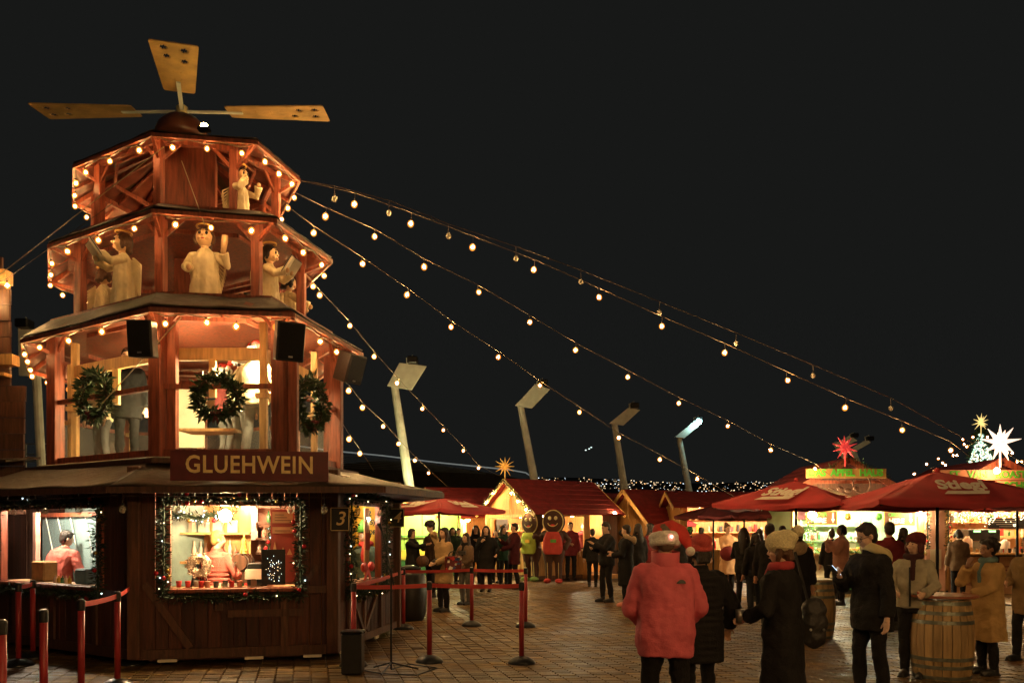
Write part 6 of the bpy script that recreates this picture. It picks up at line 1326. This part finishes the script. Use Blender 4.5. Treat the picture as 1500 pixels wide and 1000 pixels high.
DRK = mat('dark_red_cloth', (.14, .02, .025), .85, .3, 4)
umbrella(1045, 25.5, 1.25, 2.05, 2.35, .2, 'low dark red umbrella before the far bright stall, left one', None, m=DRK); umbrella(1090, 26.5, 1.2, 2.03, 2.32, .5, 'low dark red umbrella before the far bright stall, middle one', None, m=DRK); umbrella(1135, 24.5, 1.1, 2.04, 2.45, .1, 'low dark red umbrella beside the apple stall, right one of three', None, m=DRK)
# ---------------------------------------------------------------- barrels
def barrel(px, d, label, top=True, sc=1.):
    c = G(px, d); t = thing('barrel_table', c, label, 'barrel'); t.scale = (sc,)*3; N = 22
    prof = lambda z: .285+.050*math.sin(math.pi*max(0, min(1, z/.88)))
    zs = [0, .12, .25, .44, .62, .76, .88]
    OAK = mat('oak_stave', (.46, .30, .13), .5, .35, 4, .4, 30, stretch=(6, 6, .6), rnd=.16); HOOP = mat('grey_hoop', (.22, .24, .20), .4, .35, 8, .2, 40, metal=.6)
    for k in range(N):
        a0 = 2*math.pi*k/N+.012; a1 = 2*math.pi*(k+1)/N-.012; vs = []
        for z in zs:
            r = prof(z); 
            for rr, a in ((r, a0), (r, a1), (r-.03, a1), (r-.03, a0)): vs.append((rr*math.cos(a), rr*math.sin(a), z))
        fs = []
        for j in range(len(zs)-1):
            for q in range(4): fs.append((j*4+q, j*4+(q+1) % 4, (j+1)*4+(q+1) % 4, (j+1)*4+q))
        fs += [(3, 2, 1, 0), tuple((len(zs)-1)*4+q for q in range(4))]
        part('stave', MB().add(vs, fs), OAK, t, world=False)
    for z in (.035, .15, .24, .64, .74, .845): part('hoop', MB().lathe([(prof(z-.02)+.004, z-.02), (prof(z+.02)+.004, z+.02), (prof(z+.02)-.002, z+.02)], 44), HOOP, t, world=False)
    part('head', MB().lathe([(.27, .84), (.27, .86)], 32), OAK, t, world=False)
    if top: part('tabletop', MB().lathe([(.36, .90), (.375, .905), (.375, .925), (.365, .93)], 40), mat('red_brown_top', (.34, .12, .06), .3, .3, 3, .1, 20), t, world=False)
    else: part('rim', MB().lathe([(.30, .88), (.31, .90), (.02, .905)], 40), PAPER, t, world=False)
    return t
barrel(1379, 9.5, 'oak barrel table with a red brown round top under the large umbrella'); barrel(1190, 13., 'oak barrel with a pale top behind the woman in the cream beanie', False)
pz = Vector((W(1352, 0, 9.35).x, 9.35, .93)); small('paper_plate', MB().lathe([(.05, 0), (.085, .012), (.09, .016)], 20, pz), WHITE, 'white paper plate with food on the barrel table', 'plate', loc=pz)
fd = MB(); 
for k in range(7): fd.ball(pz+Vector((rng(-.04,.04), rng(-.04,.04), .022)), rng(.014, .022), 7, 5)
small('sausage_bites', fd, RED, 'small red brown bites of food on the paper plate', 'food', loc=pz+Vector((0,0,.016)), smooth=True)
pz = Vector((W(1363, 0, 9.45).x, 9.45, .93)); small('black_mug', MB().lathe([(.036, 0), (.04, .08)], 14, pz), BLACK, 'black mug beside the plate on the barrel table', 'mug', loc=pz)
pz = Vector((W(1356, 0, 9.6).x, 9.6, .93)); nk = MB()
for k in range(5): nk.box(pz+Vector((rng(-.02,.02), 0, .03+.02*k)), (.09, .07, .02), Euler((rng(-.5,.5), rng(-.5,.5), rng(0,3))).to_matrix())
small('paper_napkin', nk, WHITE, 'crumpled white napkin behind the plate on the barrel table', 'napkin', loc=pz)
# ---------------------------------------------------------------- queue barriers
def stanchion_proto():
    t = thing('queue_post', (0,0,0), None, 'queue post', 'red belt barrier posts')
    part('tube', MB().tube([(0,0,.04), (0,0,.93)], .031, 16), mat('red_post_paint', (.40, .035, .04), .35, .2, 6, .1, 30), t, world=False, smooth=True)
    part('base', MB().lathe([(.17, 0), (.175, .015), (.15, .05), (.09, .085), (.04, .10)], 28), mat('rubber_dome', (.012, .013, .014), .3, .2, 10), t, world=False, smooth=True)
    part('head', MB().lathe([(.034, .90), (.036, .92), (.036, .985), (.030, 1.0)], 16), BLACK, t, world=False)
    part('cap', MB().lathe([(.022, 1.0), (.024, 1.004), (.020, 1.008)], 12), STEEL, t, world=False); return t
POSTS = [(629, 10.6, 'front queue post with a domed base right of the microphone stand'), (764, 10.5, 'front queue post nearest the middle of the plaza'), (518, 10.3, 'queue post close to the side window behind the black bin'), (591, 14.1, 'queue post behind the microphone stand in the second row'), (691, 14.6, 'second row queue post between two front posts'), (770, 14.4, 'second row queue post hidden behind the front middle one'),
 (119, 7.9, 'left foreground queue post with an orange lit belt'), (172, 8.9, 'second post of the left foreground belt'), (193, 10.4, 'third post of the left belt, by the bar wall'), (27, 10.3, 'far left queue post beside the bar front'), (48, 10.9, 'dim queue post against the bar front at far left'), (64, 6.9, 'lower left queue post cut by the bottom of the picture'), (3, 6.1, 'queue post at the bottom left corner, mostly cut off')]
pr = None; PO = []
HT = {6: (7.9, 908), 11: (6.9, 940), 12: (6.1, 965)}
for i, (px, d, lab) in enumerate(POSTS):
    loc = G(px, d)
    if pr is None: pr = stanchion_proto(); pr.location = loc; pr['label'] = lab; o = pr
    else: o = dup(pr, loc, rng(0, 6), lab)
    PO.append(loc)
def belt(a, b, label, z=.955, sag=.01):
    a = a+Vector((0,0,z)); b = b+Vector((0,0,z)); d = (b-a).normalized()*.036; a += d; b -= d; mb = MB(); N = 6
    for k in range(N):
        p = a.lerp(b, k/N)-Vector((0,0,sag*4*(k/N)*(1-k/N))); q = a.lerp(b, (k+1)/N)-Vector((0,0,sag*4*((k+1)/N)*(1-(k+1)/N))); mb.beam(p, q, .006, .05)
    small('queue_belt', mb, mat('red_belt', (.62, .06, .05), .6, .15, 8), label, 'belt', 'red belts between the queue posts', loc=a)
for i, j, lab in ((2, 0, 'red belt from the bin post to the front post'), (0, 1, 'red belt between the two front posts'), (3, 4, 'red belt in the second row, left span'), (4, 5, 'red belt in the second row, right span'), (6, 7, 'orange lit red belt at left, near span'), (7, 8, 'orange lit red belt at left, far span'), (9, 10, 'dim belt at far left before the bar'), (2, 3, 'red belt going back beside the wall')): belt(PO[i], PO[j], lab)
# bin, microphone stand, rubber wheel like floor drum
c = G(517, 9.75); bn = thing('waste_bin', c, 'square black waste bin at the corner of the bar', 'bin'); part('body', MB().box(c+Vector((0,0,.24)), (.23, .23, .46)), BLACK, bn, bevel=.015); part('lid', MB().box(c+Vector((0,0,.485)), (.245, .245, .03)), BLACKM, bn, bevel=.01)
c = G(573, 9.95); ms = thing('microphone_stand', c, 'thin black microphone stand with an angled boom before the side window', 'microphone stand')
part('pole', MB().tube([c+Vector((0,0,.03)), c+Vector((-.0,0,1.2))], .011, 8), BLACKM, ms); part('boom', MB().tube([c+Vector((.03,0,1.0)), c+Vector((-.11,.0,1.64))], .009, 8), BLACKM, ms); part('microphone', MB().tube([c+Vector((-.11,0,1.64)), c+Vector((-.14,-.02,1.72))], [.013, .024], 10), BLACK, ms)
for a in (.3, 2.4, 4.5): part('foot', MB().tube([c+Vector((0,0,.10)), c+Vector((.32*math.cos(a), .32*math.sin(a), .012))], .010, 6), BLACKM, ms)
c = G(600, 15.5); dr = thing('rubbish_drum', c, 'rounded black drum shaped bin behind the second row belt', 'bin'); part('body', MB().lathe([(.24, 0), (.30, .15), (.32, .5), (.28, .82), (.2, .92)], 24, c), BLACK, dr, smooth=True); part('lid', MB().lathe([(.21, .92), (.22, .95), (.08, 1.0)], 24, c), BLACKM, dr, smooth=True)
# ---------------------------------------------------------------- leaning lamp posts
def lamp_post(base, topp, pan, d, label, lit=False, w0=.17, w1=.13):
    b = W(*base, d); tp = W(*topp, d); t = thing('leaning_lamp_post', (b.x, b.y, 0), label, 'lamp post', 'leaning lamp posts')
    dirn = (tp-b).normalized(); gz = b-dirn*(b.z/dirn.z); part('post', MB().tube([gz, b, tp], [w0*1.05, w0, w1], 10), CONC, t)
    P = [W(x, y, d-.3) for x, y in pan]; n = (P[1]-P[0]).cross(P[2]-P[0]).normalized()*.06
    part('reflector_panel', MB().slab(P, n), CONC, t, bevel=.01)
    mid = (P[1]+P[2])/2; part('lamp_head', MB().box(mid+Vector((0, -.1, .12)), (.36, .4, .24)), BLACKM, t, bevel=.03)
    part('lamp_bracket', MB().tube([mid+Vector((-.2, 0, -.02)), mid+Vector((-.22, 0, .2)), mid+Vector((0, 0, .3))], .03, 6), CONC, t)
    if lit: part('lit_lens', MB().ball(mid+Vector((-.05, -.35, -.02)), .13, 12, 8), glow('cool_flood', (.55, 1, .95), 60), t)
    return t
lamp_post((598, 700), (578, 566), [(567, 565), (585, 531), (625, 536), (603, 571)], 30, 'tallest leaning lamp post with a wide flat reflector, left of four')
lamp_post((783, 705), (762, 592), [(754, 594), (784, 562), (806, 570), (779, 598)], 34, 'leaning lamp post rising behind the star topped chalet')
lamp_post((914, 712), (900, 620), [(892, 620), (920, 597), (938, 600), (913, 623)], 38, 'leaning lamp post over the small middle chalet')
lamp_post((1013, 737), (994, 638), [(988, 640), (1018, 616), (1028, 620), (1002, 642)], 42, 'leaning lamp post with a glaring greenish white lamp', True)
lamp_post((61, 690), (53, 545), [(27, 550), (26, 482), (52, 482), (50, 550)], 24, 'pale lamp post behind the far left posts of the tower', w0=.12, w1=.12)
for pxs, lab in ((((1252, 690), (1222, 648), [(1222, 650), (1245, 637), (1256, 645), (1235, 655)]), 'distant bluish lamp post behind the red star, left of two'), (((1262, 690), (1248, 656), [(1248, 656), (1270, 643), (1276, 648), (1253, 661)]), 'distant bluish lamp post behind the red star, right of two')):
    lamp_post(*pxs, 48, lab)
# ---------------------------------------------------------------- big tree and bulbs at the far right
tb = W(1436, 735, 46); ttp = W(1437, 632, 46); xt = thing('christmas_tree', (tb.x, 46, 0), 'tall narrow christmas tree wrapped in white lights with a gold star', 'tree')
H_ = ttp.z; nm = MB(); random.seed(9)
for k in range(2600):
    z = H_*random.random()**1.1; r = 2.35*(1-z/H_)*(.6+.45*random.random()); a = rng(0, 6.28); nm.leaf((tb.x+r*math.cos(a), 46+r*math.sin(a), z), .45, .12, rrot())
part('needles', nm, GREEN, xt, kind='stuff'); part('trunk', MB().tube([(tb.x, 46, 0), (tb.x, 46, H_*.9)], [.15, .04], 8), WOODF, xt)
fl_ = MB()
for k in range(900):
    z = H_*(.35+.63*random.random()); a = rng(math.pi, 2*math.pi); r = 2.35*(1-z/H_)*1.0+.05; fl_.mi = random.choice((0, 1, 1)); fl_.ball((tb.x+r*math.cos(a), 46+r*math.sin(a), z), .048, 5, 4)
part('wrapped_lights', fl_, [glow('tree_light_warm', (1, .8, .45), 2.2), glow('tree_light_cool', (.6, 1, .72), 1.8)], xt, kind='stuff')
star('gold_star', W(1437, 618, 45.6), .50, mat('gold_star_lit', (.8, .6, .2), .5, emit=(1, .72, .25), estr=.9), 'gold star on the tip of the tall lit christmas tree', 10, .3, .09)
CL = [(1391,661),(1375,674),(1382,680),(1397,669),(1402,669),(1357,682),(1366,691),(1411,646),(1412,653),(1417,656),(1426,642),(1447,642),(1340,696),(1467,663),(1474,666),(1483,665),(1490,678),(1497,678),(1385,683),(1456,640),(1363,700)]
string([W(1336, 700, 34), W(1390, 672, 33), W(1440, 640, 32), W(1500, 680, 31)], [W(x, y-5, 33-.02*(x-1400)) for x, y in CL], 'cluster of small bulbs round the far right roofs and tree', 'bulbs at the far right')
lampb(W(1460, 689, Y1-.9), .07, (1, .5, .2), 30, 'orange bulb just over the right sign board')
# wooden booth at the left edge
bx_ = thing('red_wooden_booth', (-8.3, 13.6, 0), 'edge of another tall red lit wooden booth cut by the left side', 'booth'); random.seed(12)
for k in range(16):
    z = 2.0+.245*k; wd = 1.90 if z < 3.9 else 1.68 if z < 5.5 else 1.55
    part('plank', MB().box((-8.3-.9+wd/2-.12+.0, 13.0+rng(-.02,.02), z), (wd, .05, .235)), WOODF, bx_)
part('yellow_ledge', MB().box((-7.62, 12.9, 4.2), (.24, .2, .16)), WOODY, bx_); part('yellow_ledge', MB().box((-7.72, 12.9, 3.98), (.2, .2, .05)), WOODY, bx_); part('top_ledge', MB().box((-7.75, 12.9, 5.45), (.3, .2, .2)), WOODY, bx_)
part('red_cover', MB().slab([(-9.5, 12.5, 2.6), (-7.3, 12.3, 2.62), (-7.4, 13.4, 2.75), (-9.5, 13.4, 2.75)], (0,0,.04)), CANVTOP, bx_)
rl = thing('harbour_railing', (-11, 26, 0), 'dark railing seen between the tower and the left lamp post', 'railing')
for z in (3.0, 3.2, 3.4, 3.6, 3.8, 4.1): part('bar', MB().tube([W(34, 0, 24.5).to_tuple()[:2]+(z,), W(90, 0, 24.5).to_tuple()[:2]+(z,)], .02, 6), mat('rail_grey', (.22, .25, .24), .4, metal=.3), rl)
for x in (38, 62, 86): part('upright', MB().tube([W(x, 0, 24.6).to_tuple()[:2]+(0,), W(x, 0, 24.6).to_tuple()[:2]+(4.1,)], .03, 6), MATS['rail_grey'], rl)
# things people hold
def held(name, mb, m, label, cat, loc, smooth=False): return small(name, mb, m, label, cat, loc=loc, smooth=smooth)
def hand_world(t, F, k, dx=(0,0,0)):
    s = t.scale[0]; p = (F.ha[k]+(F.ha[k]-F.el[k]).normalized()*.06+Vector(dx))*s; return Vector(t.location)+Matrix.Rotation(t.rotation_euler.z, 3, 'Z') @ p
p = hand_world(ph, FP, -1, (0, -.05, .03)); d_ = Matrix.Rotation(math.radians(-72), 3, 'Z')
pt = thing('mobile_phone', p, 'phone with a pale blue lit screen in the hand of the man in glasses', 'phone'); Rp = d_ @ Matrix.Rotation(-.75, 3, 'X')
part('case', MB().box(p, (.075, .150, .010), Rp), BLACK, pt, bevel=.003); part('screen', MB().box(p+Rp @ Vector((0,0,.007)), (.066, .135, .003), Rp), glow('phone_screen', (.55, .8, 1), 3.0), pt)
p = hand_world(wb, FB, 1, (0, -.02, .03)); held('steel_mug', MB().lathe([(.036, -.05), (.04, .06), (.036, .06)], 16, p), STEEL, 'shiny cup in the hand of the woman in the cream beanie', 'cup', p, True)
p = G(1192, 7.25)+Vector((0,0,.86)); bg = thing('shoulder_bag', p, 'soft black bag hanging at the back of the woman in the beanie', 'bag')
b1 = MB()
for (sx, sy, zz) in ((1, 1, .16), (1.1, 1.05, .0), (1, .9, -.17)): b1.ball(p+Vector((0, 0, zz*.6)), (.11*sx, .075*sy, .12), 14, 10)
o = part('body', b1, mat('black_leather', (.02, .018, .018), .55, .3, 8, .5, 25), bg); remesh(o, .012, 2, .03, .06) 
part('strap', MB().tube([p+Vector((-.05, 0, .18)), p+Vector((-.12, -.02, .42)), p+Vector((-.16, .0, .60))], .012, 6), MATS['black_leather'], bg)
for q in (-.06, .05): part('buckle', MB().ball(p+Vector((q, -.10, -.05)), .012, 8, 6), STEEL, bg)
p = G(664, 16.7)+Vector((0,0,.98)); cbg = thing('patterned_bag', p, 'red white and blue patterned gift bag in front of the beige coat', 'bag')
part('body', MB().box(p, (.32, .14, .30)), MAROON, cbg, bevel=.02)
random.seed(2)
for k in range(14): part('patch', MB().box(p+Vector((rng(-.13,.13), -.074, rng(-.12,.12))), (rng(.04,.1), .006, rng(.02,.07)), Matrix.Rotation(rng(0,3), 3, 'Y')), (WHITE, RED, mat('blue_print', (.05,.1,.3), .6))[k % 3], cbg)
part('handle', MB().torus(p+Vector((0,0,.15)), .09, .010, 16, 5, Matrix.Rotation(math.pi/2, 3, 'X'), .5), BLACK, cbg)
p = G(677, 18.3)+Vector((0,0,1.15)); held('food_box', MB().box(p, (.16, .12, .08)), BLACK, 'black food box held by the woman in the grey brown jacket', 'box', p)
p = G(642, 17.0)+Vector((0,0,.95)); held('black_handbag', MB().ball(p, (.16, .08, .13), 12, 8), BLACK, 'black handbag at the hip of the woman in the beige coat', 'handbag', p, True)
p = G(619, 20.3)+Vector((0,0,.90)); held('cream_handbag', MB().ball(p, (.15, .08, .14), 12, 8), HAIRB, 'brown handbag hanging between the reaching woman and the fluffy haired man', 'handbag', p, True)
p = G(1066, 21.1)+Vector((0,0,1.05)); held('brown_handbag', MB().ball(p, (.20, .1, .18), 12, 8), CMAR, 'brown leather handbag hanging before the peach coat', 'handbag', p, True)
